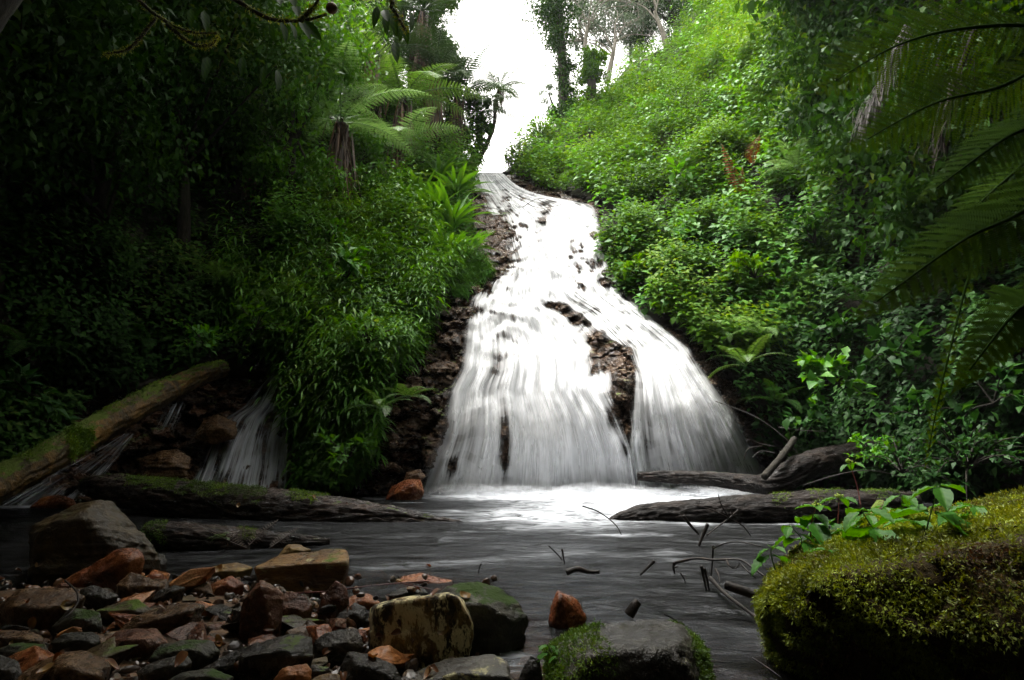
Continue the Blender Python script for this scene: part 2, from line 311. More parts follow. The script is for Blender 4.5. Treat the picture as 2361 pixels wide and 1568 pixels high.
Lc = [(398, 1082), (420, 1086), (450, 1092), (500, 1096), (560, 1104), (620, 1128), (650, 1105), (700, 1078), (760, 1070), (850, 1060), (900, 1030), (1000, 1010), (1060, 984), (1140, 958)]
Rc = [(398, 1160), (430, 1195), (450, 1245), (470, 1378), (500, 1382), (600, 1402), (680, 1446), (740, 1515), (800, 1592), (870, 1638), (940, 1690), (1040, 1748), (1140, 1795)]
M1 = [(398, 1122), (450, 1165), (500, 1230), (600, 1260), (680, 1265), (720, 1290), (800, 1352), (900, 1372), (960, 1410), (1040, 1445), (1140, 1462)]
M2 = [(398, 1124), (450, 1170), (500, 1236), (600, 1266), (680, 1290), (720, 1360), (800, 1440), (870, 1462), (960, 1462), (1040, 1466), (1140, 1480)]
HOLES = [(1150, 528, 38, 26, 1.5), (1105, 480, 14, 40, .55), (1118, 500, 22, 26, .5), (1112, 445, 20, 22, .5), (1130, 460, 22, 12, .35), (1250, 497, 20, 30, 1.0), (1272, 472, 16, 14, .6), (1112, 560, 14, 40, 1.2), (1160, 590, 34, 30, .75), (1190, 610, 24, 22, .4),
 (1128, 628, 20, 22, 1.0), (1195, 575, 16, 18, .5), (1330, 600, 22, 20, .45), (1370, 595, 20, 30, .5), (1310, 570, 14, 10, .4), (1352, 560, 12, 10, .35), (1395, 640, 18, 30, .6), (1120, 665, 20, 12, .8), (1290, 707, 30, 13, 1.5), (1262, 702, 20, 10, 1.2), (1330, 738, 28, 20, 1.5), (1305, 722, 24, 10, .8), (1440, 715, 14, 12, .5),
 (1370, 778, 28, 24, 1.3), (1405, 808, 28, 30, 1.7), (1440, 855, 24, 52, 2.0), (1434, 925, 24, 60, 2.0), (1448, 1000, 16, 70, 1.4), (1370, 840, 22, 40, .9), (1395, 900, 14, 40, .4), (1405, 970, 10, 26, .5),
 (1140, 850, 26, 40, .5), (1165, 1000, 15, 70, .95), (1165, 1080, 14, 60, .5), (1045, 1080, 18, 22, .8), (1010, 1110, 20, 30, .3), (1090, 1050, 20, 60, .25), (1230, 1010, 10, 50, .2), (1560, 1040, 50, 60, .3), (1640, 1060, 40, 60, .35), (1490, 1050, 16, 60, .35), (1600, 830, 20, 12, .4), (1700, 1050, 30, 60, .25)]

# unseen banks and closing bend added behind the viewpoint to keep light out
vx = np.linspace(-40, 40, 90); vy = np.linspace(-45, 6.5, 60); VX, VY = np.meshgrid(vx, vy, indexing='ij')
dd_ = np.where(VX < 0, -VX-6.0, VX-5.2); dd_ = np.maximum(dd_-.15*np.clip(4-VY, 0, 20)*0, np.clip(-9-VY, -9, 30)); VZ = -1.2+np.clip(dd_, 0, 16)*1.25+1.2*(fbm(np.stack([VX*.4, VY*.4, 0*VX], -1), 3, 15)-.5)
ii = np.arange(VX.size).reshape(VX.shape); tag(obj('hillside', mesh_np('hillside', np.stack([VX, VY, VZ], -1).reshape(-1, 3), np.stack([ii[:-1, :-1], ii[1:, :-1], ii[1:, 1:], ii[:-1, 1:]], -1).reshape(-1, 4)), M['soil']), kind='structure')

def rockmask(u, v):
    """where boulders of the upper steps stand proud of the water"""
    u = np.asarray(u, float); v = np.asarray(v, float); P = at(u, v, Yt(u, v)); q = np.stack([P[..., 0]*2.6, P[..., 2]*2.3, 0*u], -1)+.35*(fbm(P*3, 2, 3)-.5)[..., None]
    F1, F2, cid = worley(q, 77); G1, G2, gid = worley(q*2.1, 78)
    zone = np.clip(sstep(1285, 1340, u)*sstep(520, 560, v)+1.35*(1-sstep(1150, 1230, u))*sstep(425, 455, v)+.45*(v < 620)+.35*np.exp(-((v-720)/60)**2), 0, 1)*(1-sstep(660, 730, v)*.6)*(1-sstep(780, 860, v)); zone *= 1-.75*np.exp(-((u-1240-(v-560)*.1)/55)**2)*sstep(540, 600, v)
    return zone*np.maximum(np.clip(1.45-F1*2.6, 0, 1)*(cid > .25), .9*np.clip(1.35-G1*2.6, 0, 1)*(gid > .25))
# cliff rock behind the falls and around the small cascade
def rock_patch(name, u0, u1, v0, v1, st, poly, off, mat):
    uu = np.arange(u0, u1, st); vv = np.arange(v0, v1, st); U, V = np.meshgrid(uu, vv, indexing='ij'); sh = U.shape
    Y = Ybase(U, V); P = at(U.ravel(), V.ravel(), Y)
    rx = P*np.array([1, .6, 1.0]); rx = rx+0.12*(np.stack([fbm(P*3, 2, 5), fbm(P*3, 2, 6), fbm(P*3, 2, 7)], -1)-.5)
    F1, F2, cid = worley(rx*np.array([2.2, 2.2, 3.4]), 21); G1, G2, gid = worley(rx*np.array([6, 6, 11.]), 31)
    d = 0.40*(cid-.5)+0.13*(gid-.5)+0.10*fbm(P*5, 4, 9)-0.10*(1-sstep(0, .12, F2-F1))-.04*(1-sstep(0, .15, G2-G1))
    ins = inpoly(U.ravel(), V.ravel(), poly); uu_, vv_ = U.ravel(), V.ravel()
    if poly is ROCKP:
        core = sstep(0, 40, uu_-np.interp(vv_, [p[0] for p in Lc], [p[1] for p in Lc]))*sstep(0, 40, np.interp(vv_, [p[0] for p in Rc], [p[1] for p in Rc])-uu_); hb = 0*uu_
        for a, b, c, e_, k in HOLES: hb = np.maximum(hb, min(k, 1.3)*np.exp(-((uu_-a)/c)**2-((vv_-b)/e_)**2))
        hb = np.clip(np.maximum(hb, rockmask(uu_, vv_)), 0, 1); d = d*(1-core*(1-hb)*.72)-.16*core*(1-hb)+.06*hb
    Y = Y-d*off+np.where(ins, 0, 0.35)+0.05
    P = at(U.ravel(), V.ravel(), Y); ii = np.arange(U.size).reshape(sh)
    q = np.stack([ii[:-1, :-1], ii[:-1, 1:], ii[1:, 1:], ii[1:, :-1]], -1).reshape(-1, 4)
    keep = (V[:-1, :-1].ravel() > vsky(U[:-1, :-1].ravel())+3)
    return tag(obj(name, mesh_np(name, P, q[keep], smooth=False), mat), kind='structure')
rock_patch('cliff', 770, 1860, 398, 1175, 4.0, ROCKP, 1.0, M['rock_fall'])
M['rock_cas'] = solid_mat('dark_cascade_rock', [(0, (.010, .008, .007)), (.4, (.05, .03, .018)), (.75, (.13, .06, .03)), (1, (.18, .13, .10))], 0.25, 2.6, 1.0, (1, 1, 2.2), moss=0.1, rvar=.18)
rock_patch('cliff', -60, 850, 800, 1190, 5.0, CASP, 1.0, M['rock_cas'])

# ------------------------------------------------------------------ falling water
def water_mat(name, col=(.93, .94, .96), sx=14.0, sy=0.42, gain=1.3, soft=1.0):
    m, nt, out, L = newmat(name)
    uv = N_(nt, 'ShaderNodeUVMap', _uv_map='flow'); at_ = N_(nt, 'ShaderNodeAttribute', _attribute_name='tint')
    def noise(s, d, det=4.0):
        mp = N_(nt, 'ShaderNodeMapping', Scale=(s, d, 1)); L(uv.outputs[0], mp.inputs[0])
        n = N_(nt, 'ShaderNodeTexNoise', Scale=1.0, Detail=det, Roughness=0.6, Distortion=0.25); L(mp.outputs[0], n.inputs['Vector']); return n.outputs[0]
    a = noise(sx, sy); b = noise(sx*.28, sy*1.3, 3.0); c = noise(sx*2.6, sy*.8, 2.0)
    s1 = N_(nt, 'ShaderNodeMath', _operation='MULTIPLY_ADD'); s1.inputs[1].default_value = 1.1; L(b, s1.inputs[0]); L(a, s1.inputs[2])
    s2 = N_(nt, 'ShaderNodeMath', _operation='MULTIPLY_ADD'); s2.inputs[1].default_value = 0.5; L(c, s2.inputs[0]); L(s1.outputs[0], s2.inputs[2])   # mean 1.3
    s3 = N_(nt, 'ShaderNodeMath', _operation='MULTIPLY_ADD'); s3.inputs[1].default_value = gain; s3.inputs[2].default_value = -1.3*gain; L(s2.outputs[0], s3.inputs[0])
    s4 = N_(nt, 'ShaderNodeMath', _operation='ADD'); L(s3.outputs[0], s4.inputs[0])
    sx_ = nt.nodes.new('ShaderNodeSeparateColor'); L(at_.outputs['Color'], sx_.inputs[0]); L(sx_.outputs[0], s4.inputs[1])
    al = N_(nt, 'ShaderNodeMapRange', _interpolation_type='SMOOTHSTEP'); al.inputs[1].default_value = 0.5-0.5*soft; al.inputs[2].default_value = 0.5+0.5*soft; L(s4.outputs[0], al.inputs[0])
    ed = N_(nt, 'ShaderNodeMath', _operation='MULTIPLY'); L(al.outputs[0], ed.inputs[0]); L(sx_.outputs[1], ed.inputs[1])
    df = nt.nodes.new('ShaderNodeBsdfDiffuse'); df.inputs[0].default_value = (*col, 1)
    bp = N_(nt, 'ShaderNodeBump', Strength=0.6, Distance=0.08); L(s2.outputs[0], bp.inputs['Height']); L(bp.outputs[0], df.inputs['Normal'])
    tl = nt.nodes.new('ShaderNodeBsdfTranslucent'); tl.inputs[0].default_value = (*col, 1)
    mi = N_(nt, 'ShaderNodeMixShader', Fac=0.35); L(df.outputs[0], mi.inputs[1]); L(tl.outputs[0], mi.inputs[2])
    tp = nt.nodes.new('ShaderNodeBsdfTransparent'); mo = nt.nodes.new('ShaderNodeMixShader')
    L(ed.outputs[0], mo.inputs[0]); L(tp.outputs[0], mo.inputs[1]); L(mi.outputs[0], mo.inputs[2]); L(mo.outputs[0], out.inputs[0]); return m
M['water_fall'] = water_mat('falling_water')
M['water_thin'] = water_mat('thin_falling_water', (.75, .78, .84), 17, .9, 2.0, 1.2)
def smooth1(a, k):
    for _ in range(k): a = np.vstack([a[:1], (a[:-2]+2*a[1:-1]+a[2:])/4, a[-1:]])
    return a
def water_sheet(name, vs, cols, sval, st_s, dens, mat, off=0.10, lump=1.0, spread=1.0, base=Ybase):
    """vs: row heights; cols: list of edge polylines [(v,u)...] at flow fractions sval"""
    nrow = len(vs); E = np.stack([np.interp(vs, [p[0] for p in c], [p[1] for p in c]) for c in cols], 1); E = smooth1(E, 14)
    sg = np.linspace(0, 1, st_s); U = np.stack([np.interp(sg, sval, E[i]) for i in range(nrow)]); Vv = np.repeat(vs[:, None], st_s, 1)
    Y = base(U, Vv).reshape(U.shape)
    for _ in range(9): Y[1:-1] = (Y[:-2]+2*Y[1:-1]+Y[2:])/4
    P = at(U, Vv, Y); S = np.repeat(sg[None], nrow, 0)
    Z = P[..., 2]
    lmp = fbm(np.stack([P[..., 0]*2.6, Z*1.9, 0*Z], -1), 3, 41)-.5
    lm2 = fbm(np.stack([P[..., 0]*7, Z*3.0, 0*Z], -1), 3, 45)-.5
    rid = fbm(np.stack([S*42*spread, Z*0.5, 0*Z], -1), 3, 42)-.5
    k = np.interp(Z, [0, 1.2, 2.2, 4], [.35, .5, .9, 1.1])
    Y = Y-off-lump*(0.20*lmp*k+np.interp(Z, [0, 2.5, 4], [.03, .06, .24])*lm2*k+np.interp(Z, [0, 2, 3.2, 5], [.30, .24, .16, .26])*rid+np.interp(Z, [0, 2, 3.2], [.25, .2, 0])*(fbm(np.stack([S*11*spread, Z*.35, 0*Z], -1), 2, 43)-.5))
    P = at(U, Vv, Y); D = dens(U, Vv, S, P)
    edge = sstep(0, .05, S)*(1-sstep(.95, 1, S))
    L_ = np.cumsum(np.r_[np.zeros((1, st_s)), np.linalg.norm(np.diff(P, axis=0), axis=2)], 0).mean(1, keepdims=True)+0*S
    uv = np.stack([S*5.0*spread, L_], -1).reshape(-1, 2)
    ii = np.arange(nrow*st_s).reshape(nrow, st_s); q = np.stack([ii[:-1, :-1], ii[1:, :-1], ii[1:, 1:], ii[:-1, 1:]], -1).reshape(-1, 4)
    col = np.stack([D, edge, 0*D], -1).reshape(-1, 3)
    return obj(name, mesh_np(name, P.reshape(-1, 3), q, col, uv), mat)
def dens_main(U, V, S, P):
    D = 1.16+.55*(1-sstep(425, 450, V))*sstep(.0, .25, S)+0.6*np.exp(-((U-1260)/70)**2-((V-640)/110)**2)-0.02*sstep(850, 1130, V)
    D += 0.7*np.exp(-((U-1290-(V-900)*.35)/65)**2)*sstep(740, 900, V)
    D += 1.15*sstep(640, 900, V)*(fbm(np.stack([S*17, V/260, 0*S], -1), 3, 51)-.5)+.7*(fbm(np.stack([S*9, V/60, 0*S], -1), 3, 52)-.5)
    for u, v, a, b, k in HOLES: D -= k*np.exp(-((U-u)/a)**2-((V-v)/b)**2)
    D -= 0.9*sstep(.15, .0, S)*sstep(440, 480, V)*(1-sstep(650, 700, V)); D -= .5*sstep(.1, .0, S)*(1-sstep(700, 800, V)); D -= .4*sstep(.9, 1, S)
    D -= (.55+2.2*np.clip(fbm(np.stack([S*38, V/45, 0*S], -1), 3, 57)-.25, 0, 1))*rockmask(U, V)+.3*(1-sstep(1150, 1215, U))*sstep(425, 455, V)*(1-sstep(630, 665, V))
    ph = P[..., 2]/.36+2.2*fbm(np.stack([P[..., 0]*1.6, P[..., 2]*.8, 0*U], -1), 3, 83)+.8*vnoise(np.stack([P[..., 0]*5, P[..., 2]*2, 0*U], -1), 84); fr = ph-np.floor(ph); am = vnoise(np.stack([P[..., 0]*2.2, P[..., 2]*1.7, 0*U], -1), 85)
    D -= .45*sstep(.35, .75, am)*np.exp(-((fr-.78)/.2)**2)*(1-sstep(820, 930, V))*sstep(410, 440, V)-.12*(fr < .6)
    return D
wf = thing('waterfall', 'tall white silky waterfall spreading over the stepped cliff into the pool', 'waterfall', (0, 10, 0))
o = water_sheet('cascade_sheet', np.arange(398, 1142, 2.6), [Lc, M1, M2, Rc], [0, .5, .6, 1], 300, dens_main, M['water_fall']); o.parent = wf; o.matrix_parent_inverse = Matrix.Translation((0, -10, 0))
def dens_veil(U, V, S, P): return np.clip(dens_main(U, V, S, P)-.75, -1, .42)
o = water_sheet('outer_veil', np.arange(404, 1140, 2.9), [Lc, M1, M2, Rc], [0, .5, .6, 1], 220, dens_veil, M['water_fall'], off=.17, lump=1.35); o.parent = wf; o.matrix_parent_inverse = Matrix.Translation((0, -10, 0))
# spray: soft puffs of fine droplets where the falls strike the pool
m, nt, out, L = newmat('spray'); lw = N_(nt, 'ShaderNodeLayerWeight', Blend=.5); inv = N_(nt, 'ShaderNodeMath', _operation='SUBTRACT'); inv.inputs[0].default_value = 1.0; L(lw.outputs['Facing'], inv.inputs[1])
pw = N_(nt, 'ShaderNodeMath', _operation='POWER'); pw.inputs[1].default_value = 2.2; L(inv.outputs[0], pw.inputs[0]); nz = N_(nt, 'ShaderNodeTexNoise', Scale=3.5, Detail=4.0); tc = nt.nodes.new('ShaderNodeTexCoord'); L(tc.outputs['Object'], nz.inputs['Vector'])
mm = N_(nt, 'ShaderNodeMath', _operation='MULTIPLY'); L(pw.outputs[0], mm.inputs[0]); L(nz.outputs[0], mm.inputs[1]); m3 = N_(nt, 'ShaderNodeMath', _operation='MULTIPLY'); m3.inputs[1].default_value = .62; L(mm.outputs[0], m3.inputs[0])
df = nt.nodes.new('ShaderNodeBsdfDiffuse'); df.inputs[0].default_value = (.85, .87, .9, 1); tl = nt.nodes.new('ShaderNodeBsdfTranslucent'); tl.inputs[0].default_value = (.85, .87, .9, 1); a_ = nt.nodes.new('ShaderNodeMixShader'); L(df.outputs[0], a_.inputs[1]); L(tl.outputs[0], a_.inputs[2])
tp = nt.nodes.new('ShaderNodeBsdfTransparent'); mo = nt.nodes.new('ShaderNodeMixShader'); L(m3.outputs[0], mo.inputs[0]); L(tp.outputs[0], mo.inputs[1]); L(a_.outputs[0], mo.inputs[2]); L(mo.outputs[0], out.inputs[0]); M['spray'] = m
_bm = bmesh.new(); bmesh.ops.create_icosphere(_bm, subdivisions=4, radius=1.0); _sv = np.array([v.co[:] for v in _bm.verts]); _sf = np.array([[v.index for v in f.verts] for f in _bm.faces]); _bm.free(); rg_ = np.random.default_rng(3); sV, sF = [], []
for k in range(20):
    u = 1010+k*36+rg_.uniform(-12, 12); c = onz(u, 1139+rg_.uniform(-3, 6)); r = np.array([.42, .22, .16])*rg_.uniform(.6, 1.25)
    sV.append(_sv*r*(1+.3*(fbm(_sv*2+k, 2, k)-.5))[:, None]+c+[0, -.1, .0]); sF.append(_sf+k*len(_sv))
tag(obj('spray', mesh_np('spray', np.concatenate(sV), np.concatenate(sF)), M['spray']), 'white spray and foam boiling along the foot of the falls', 'spray', kind='stuff')
def cas(name, label, vs, L_, R_, n, D0, holes, off=0.1):
    def dn(U, V, S, P):
        D = D0+.9*(fbm(np.stack([S*9, V/120, 0*S], -1), 3, 61)-.5)+.7*(fbm(np.stack([S*5, V/30, 0*S], -1), 3, 62)-.5)
        for u, v, a, b, k in holes: D -= k*np.exp(-((U-u)/a)**2-((V-v)/b)**2)
        F1, F2, cid = worley(np.stack([P[..., 0]*2.5, P[..., 2]*2.2, 0*S], -1), 78); return D-.5*np.clip(1-F1*2, 0, 1)*(cid > .5)
    o = water_sheet(name, vs, [L_, R_], [0, 1], n, dn, M['water_thin'], off=off, lump=1.3, spread=.45)
    return tag(o, label, 'waterfall')
cas('small_cascade', 'small thin grey cascade fanning down brown rock behind the mossy log', np.arange(846, 1146, 3), [(846, 640), (900, 590), (940, 560), (960, 520), (1020, 480), (1080, 455), (1146, 425)], [(846, 672), (900, 680), (1000, 672), (1146, 662)], 110, .66, [(600, 1040, 14, 30, .5), (480, 1020, 20, 30, .4), (620, 960, 16, 14, .5), (560, 980, 14, 20, .4)], off=.16)
cas('trickling_cascade', 'dim sloping trickle of water under the leaning mossy trunk', np.arange(1000, 1168, 3), [(1000, 285), (1060, 180), (1120, 60), (1168, -30)], [(1000, 312), (1060, 270), (1120, 225), (1168, 190)], 60, .34, [(170, 1110, 30, 25, .8), (220, 1060, 40, 20, .3)], off=.25)
cas('trickling_cascade', 'faint veil of water half hidden behind the leaning mossy trunk', np.arange(905, 1000, 3), [(905, 400), (1000, 350)], [(905, 440), (1000, 400)], 40, .16, [], off=.15)

# ------------------------------------------------------------------ stream bed and pool
bx = np.linspace(-14, 14, 260); by = np.linspace(-6, 12.5, 220); BX, BY = np.meshgrid(bx, by, indexing='ij')
shore = [onz(u, v)[:2] for u, v in [(-300, 1330), (60, 1370), (380, 1335), (600, 1345), (800, 1420), (900, 1520), (1000, 1640), (1200, 1900), (1200, 5000), (-3000, 5000), (-2500, 1500)]]
ins = inpoly(BX, BY, shore).astype(float)
for _ in range(6): ins = (np.roll(ins, 1, 0)+np.roll(ins, -1, 0)+np.roll(ins, 1, 1)+np.roll(ins, -1, 1)+2*ins)/6
BZ = -0.30+0.36*ins+0.10*(fbm(np.stack([BX*2.5, BY*2.5, 0*BX], -1), 4, 61)-.5)-0.25*sstep(5, 8, BY)
ii = np.arange(BX.size).reshape(BX.shape); q = np.stack([ii[:-1, :-1], ii[1:, :-1], ii[1:, 1:], ii[:-1, 1:]], -1).reshape(-1, 4)
M['bed'] = solid_mat('stream_bed_gravel', [(0, (.02, .014, .008)), (.45, (.07, .04, .018)), (.7, (.14, .07, .028)), (1, (.20, .13, .06))], 0.45, 6, 0.8)
tag(obj('stream_bed', mesh_np('stream_bed', np.stack([BX, BY, BZ], -1).reshape(-1, 3), q), M['bed']), kind='structure')
e = 600; gz = -1.0
tag(obj('ground', mesh_np('ground', [(-e, -e, gz), (e, -e, gz), (e, e, gz), (-e, e, gz)], np.array([[0, 1, 2, 3]])), M['soil']), kind='structure')

def pool_mat():
    m, nt, out, L = newmat('pool_water')
    at_ = N_(nt, 'ShaderNodeAttribute', _attribute_name='tint'); tc = nt.nodes.new('ShaderNodeTexCoord')
    sc = nt.nodes.new('ShaderNodeSeparateColor'); L(at_.outputs['Color'], sc.inputs[0])
    mp = N_(nt, 'ShaderNodeMapping', Scale=(1.2, 2.6, 1), Rotation=(0, 0, .12)); L(tc.outputs['Object'], mp.inputs[0])
    n1 = N_(nt, 'ShaderNodeTexNoise', Scale=2.6, Detail=6.0, Roughness=.6, Distortion=1.6); L(mp.outputs[0], n1.inputs['Vector'])
    mp2 = N_(nt, 'ShaderNodeMapping', Scale=(3, 14, 1), Rotation=(0, 0, .1)); L(tc.outputs['Object'], mp2.inputs[0])
    n2 = N_(nt, 'ShaderNodeTexNoise', Scale=1.0, Detail=4.0, Roughness=.55, Distortion=.6); L(mp2.outputs[0], n2.inputs['Vector'])
    hsum = N_(nt, 'ShaderNodeMath', _operation='MULTIPLY_ADD'); hsum.inputs[1].default_value = .06; L(n2.outputs[0], hsum.inputs[0]); L(n1.outputs[0], hsum.inputs[2])
    bp = N_(nt, 'ShaderNodeBump', Strength=.55, Distance=.13); L(hsum.outputs[0], bp.inputs['Height'])
    gl = N_(nt, 'ShaderNodeBsdfGlossy', Roughness=.08); gl.inputs[0].default_value = (.46, .48, .51, 1); L(bp.outputs[0], gl.inputs['Normal'])
    tp = nt.nodes.new('ShaderNodeBsdfTransparent'); tp.inputs[0].default_value = (.62, .50, .36, 1)
    dk = nt.nodes.new('ShaderNodeBsdfDiffuse'); dk.inputs[0].default_value = (.009, .009, .009, 1)
    m0 = nt.nodes.new('ShaderNodeMixShader'); L(sc.outputs[1], m0.inputs[0]); L(tp.outputs[0], m0.inputs[1]); L(dk.outputs[0], m0.inputs[2])
    fr = N_(nt, 'ShaderNodeFresnel', IOR=1.33); L(bp.outputs[0], fr.inputs['Normal'])
    m1 = nt.nodes.new('ShaderNodeMixShader'); L(fr.outputs[0], m1.inputs[0]); L(m0.outputs[0], m1.inputs[1]); L(gl.outputs[0], m1.inputs[2])
    fo = nt.nodes.new('ShaderNodeBsdfDiffuse'); fo.inputs[0].default_value = (.45, .47, .50, 1)
    fa = N_(nt, 'ShaderNodeMath', _operation='MULTIPLY_ADD'); fa.inputs[1].default_value = 3.6; fa.inputs[2].default_value = -.9; L(n1.outputs[0], fa.inputs[0])
    fb = N_(nt, 'ShaderNodeMath', _operation='MULTIPLY'); L(fa.outputs[0], fb.inputs[0]); L(sc.outputs[0], fb.inputs[1])
    fc = N_(nt, 'ShaderNodeMapRange', _interpolation_type='SMOOTHSTEP'); fc.inputs[1].default_value = .0; fc.inputs[2].default_value = 1.05; fc.inputs[4].default_value = .95; L(fb.outputs[0], fc.inputs[0])
    m2 = nt.nodes.new('ShaderNodeMixShader'); L(fc.outputs[0], m2.inputs[0]); L(m1.outputs[0], m2.inputs[1]); L(fo.outputs[0], m2.inputs[2]); L(m2.outputs[0], out.inputs[0]); return m
M['pool'] = pool_mat()
px = np.linspace(-13, 12, 420); py = np.r_[np.linspace(-5, 1.4, 30), np.linspace(1.45, 12, 420)]; PX, PY = np.meshgrid(px, py, indexing='ij')
def blob(uu, vv, ru, rv, k=1):
    c = onz(uu, vv); r = abs(onz(uu+ru, vv)[0]-c[0]); d = abs(onz(uu, vv-rv)[1]-onz(uu, vv+rv)[1])/2
    return k*np.exp(-((PX-c[0])/r)**2-((PY-c[1])/d)**2)
foam = blob(1180, 1142, 200, 9, 1.0)+blob(1400, 1140, 210, 12, 1.1)+blob(1560, 1145, 150, 12, .8)+blob(1330, 1165, 190, 18, .6)+blob(1450, 1172, 110, 18, .5)+blob(1230, 1190, 170, 18, .42)+blob(1350, 1215, 190, 24, .16)+blob(1600, 1208, 60, 4, .5)+blob(1850, 1210, 120, 3, .4)+blob(80, 1168, 110, 4, .45)+blob(1330, 1205, 160, 14, .25)+blob(1240, 1260, 160, 14, .16)+blob(1160, 1510, 60, 14, .42)+blob(1200, 1540, 40, 20, .35)
q3 = np.stack([PX, PY, 0*PX], -1)
wp_ = 1.1*(fbm(q3*.9, 3, 74)-.5)[..., None]; wis = fbm(q3*np.array([.9, 3.4, 1])+wp_*2, 5, 73, .62); wi2 = fbm(q3*np.array([2.4, 9, 1])+wp_*4, 4, 75, .6)
foam = foam+np.clip(wis-.50, 0, 1)*(1.1+1.5*np.clip(wi2-.4, 0, 1))*(.35+.65*sstep(2.0, 5.5, PY))*sstep(-4.5, -2.0, PX+.3*(6-PY))
wz = 0.014*(fbm(q3*np.array([2.2, 5, 1])+.5*fbm(q3*1.5, 2, 70)[..., None], 4, 71)-.5)+0.09*np.clip(foam, 0, 1)*(fbm(q3*np.array([2.5, 4, 1]), 4, 72)-.35)
deep = np.clip(.15+.75*sstep(2.9, 5.0, PY)+.5*sstep(-.3, 1.3, PX), 0, .97)
ii = np.arange(PX.size).reshape(PX.shape); q = np.stack([ii[:-1, :-1], ii[1:, :-1], ii[1:, 1:], ii[:-1, 1:]], -1).reshape(-1, 4)
tag(obj('pool_water', mesh_np('pool_water', np.stack([PX, PY, wz], -1).reshape(-1, 3), q, np.stack([foam, deep, 0*foam], -1).reshape(-1, 3)), M['pool']), kind='structure')

# ------------------------------------------------------------------ stones
_ico = {}
def ico(n):
    if n not in _ico:
        bm = bmesh.new(); bmesh.ops.create_icosphere(bm, subdivisions=n, radius=1.0)
        _ico[n] = (np.array([v.co[:] for v in bm.verts]), np.array([[v.index for v in f.verts] for f in bm.faces])); bm.free()
    return _ico[n]
def hull_planes(P):
    bm = bmesh.new(); vs = [bm.verts.new(p) for p in P]; r = bmesh.ops.convex_hull(bm, input=vs); bm.normal_update()
    c = P.mean(0); out = []
    for f in bm.faces:
        n = np.array(f.normal[:]); d = float(n@(np.array(f.verts[0].co[:])-c))
        if d < 0: n, d = -n, -d
        if d > 1e-4: out.append((*n, d))
    bm.free(); return c, np.array(out)
def stone_mesh(name, P, lvl=5, sharp=26, rough=0.06, seed=0, layer=0.0, ldir=(0, .3, 1)):
    """stone = rounded convex hull of the points P, with chipped and layered surface; origin at centroid base"""
    P = np.asarray(P, float); c, pl = hull_planes(P); D, Fc = ico(lvl)
    size = P.max(0)-P.min(0); D = nrm(D*np.maximum(size, size.max()*.25))
    k = np.clip(D@pl[:, :3].T, 0, None)/pl[:, 3]; r = (k**sharp).sum(1)**(-1.0/sharp)
    V = D*r[:, None]; s = float(np.median(r)); q = (V+seed*3.1)/s
    h = rough*s*(2*(fbm(q*1.3, 4, seed)-.5)+.5*(fbm(q*5, 3, seed+3)-.5)); F1, F2, cid = worley(q*1.5, seed+9)
    h += rough*s*1.3*(cid-.5)+rough*s*.5*(worley(q*4, seed+19)[2]-.5)
    if layer:
        ld = nrm(np.array(ldir, float)); t = (V@ld)/s*7+1.5*fbm(q, 2, seed+6); fr = t-np.floor(t); h += layer*s*(_h(np.floor(t), 0*t, 0*t, seed)-.5)*(sstep(0, .15, fr)*(1-sstep(.85, 1, fr)))
    V = V+D*h[:, None]; base = np.array([0, 0, V[:, 2].min()])
    return mesh_np(name, V-base, Fc), c+base
ROCKCOL = {
 'dark': solid_mat('dark_wet_stone', [(0, (.008, .007, .006)), (.6, (.028, .023, .017)), (1, (.06, .047, .032))], .24, 7, .8, moss=.06),
 'olive': solid_mat('olive_brown_stone', [(0, (.018, .012, .005)), (.5, (.045, .029, .010)), (1, (.09, .062, .022))], .42, 5, .7, moss=.15),
 'red': solid_mat('rust_red_stone', [(0, (.05, .014, .006)), (.5, (.17, .048, .014)), (1, (.33, .14, .05))], .26, 6, .7),
 'brown': solid_mat('brown_stone', [(0, (.025, .013, .006)), (.5, (.085, .044, .018)), (1, (.18, .105, .05))], .28, 6, .8),
 'plum': solid_mat('red_brown_wet_stone', [(0, (.024, .010, .006)), (.5, (.10, .038, .019)), (1, (.22, .11, .065))], .2, 6, .9),
 'yellow': solid_mat('ochre_stone', [(0, (.05, .026, .008)), (.5, (.14, .08, .02)), (1, (.28, .19, .06))], .42, 7, .7),
 'orange': solid_mat('orange_stone', [(0, (.16, .05, .015)), (.5, (.34, .13, .04)), (1, (.45, .22, .09))], .4, 6, .6),
 'grey': solid_mat('grey_wet_stone', [(0, (.018, .016, .014)), (.5, (.048, .042, .034)), (1, (.11, .092, .07))], .22, 6, .8, moss=.05),
 'mossy': solid_mat('mossy_dark_stone', [(0, (.012, .012, .008)), (.6, (.04, .036, .024)), (1, (.08, .07, .045))], .4, 5, .8, moss=.36, mosscol=(.03, .055, .008)),
 'slab': solid_mat('orange_brown_slab', [(0, (.05, .026, .010)), (.45, (.15, .075, .022)), (1, (.27, .16, .05))], .35, 4, .7, (1, 1, 3), moss=.05, lichen=.12, lichcol=(.42, .40, .2)),
 'lichen': solid_mat('lichen_crusted_stone', [(0, (.012, .009, .005)), (.45, (.04, .026, .010)), (.6, (.20, .12, .04)), (1, (.38, .25, .09))], .45, 6, .9, (1.6, 1.6, .8), lichen=.60, lichcol=(.74, .64, .36)),
 'spots': solid_mat('lichen_spotted_stone', [(0, (.028, .026, .022)), (.6, (.065, .058, .046)), (1, (.10, .09, .07))], .4, 4, .6, lichen=.34, lichcol=(.30, .27, .13), lscale=1.0),
 'greyflat': solid_mat('smooth_grey_boulder', [(0, (.018, .016, .014)), (.5, (.045, .040, .034)), (1, (.09, .08, .068))], .22, 3, 1.0, (1, 1, 1), lichen=.1, lichcol=(.25, .22, .12)),
}
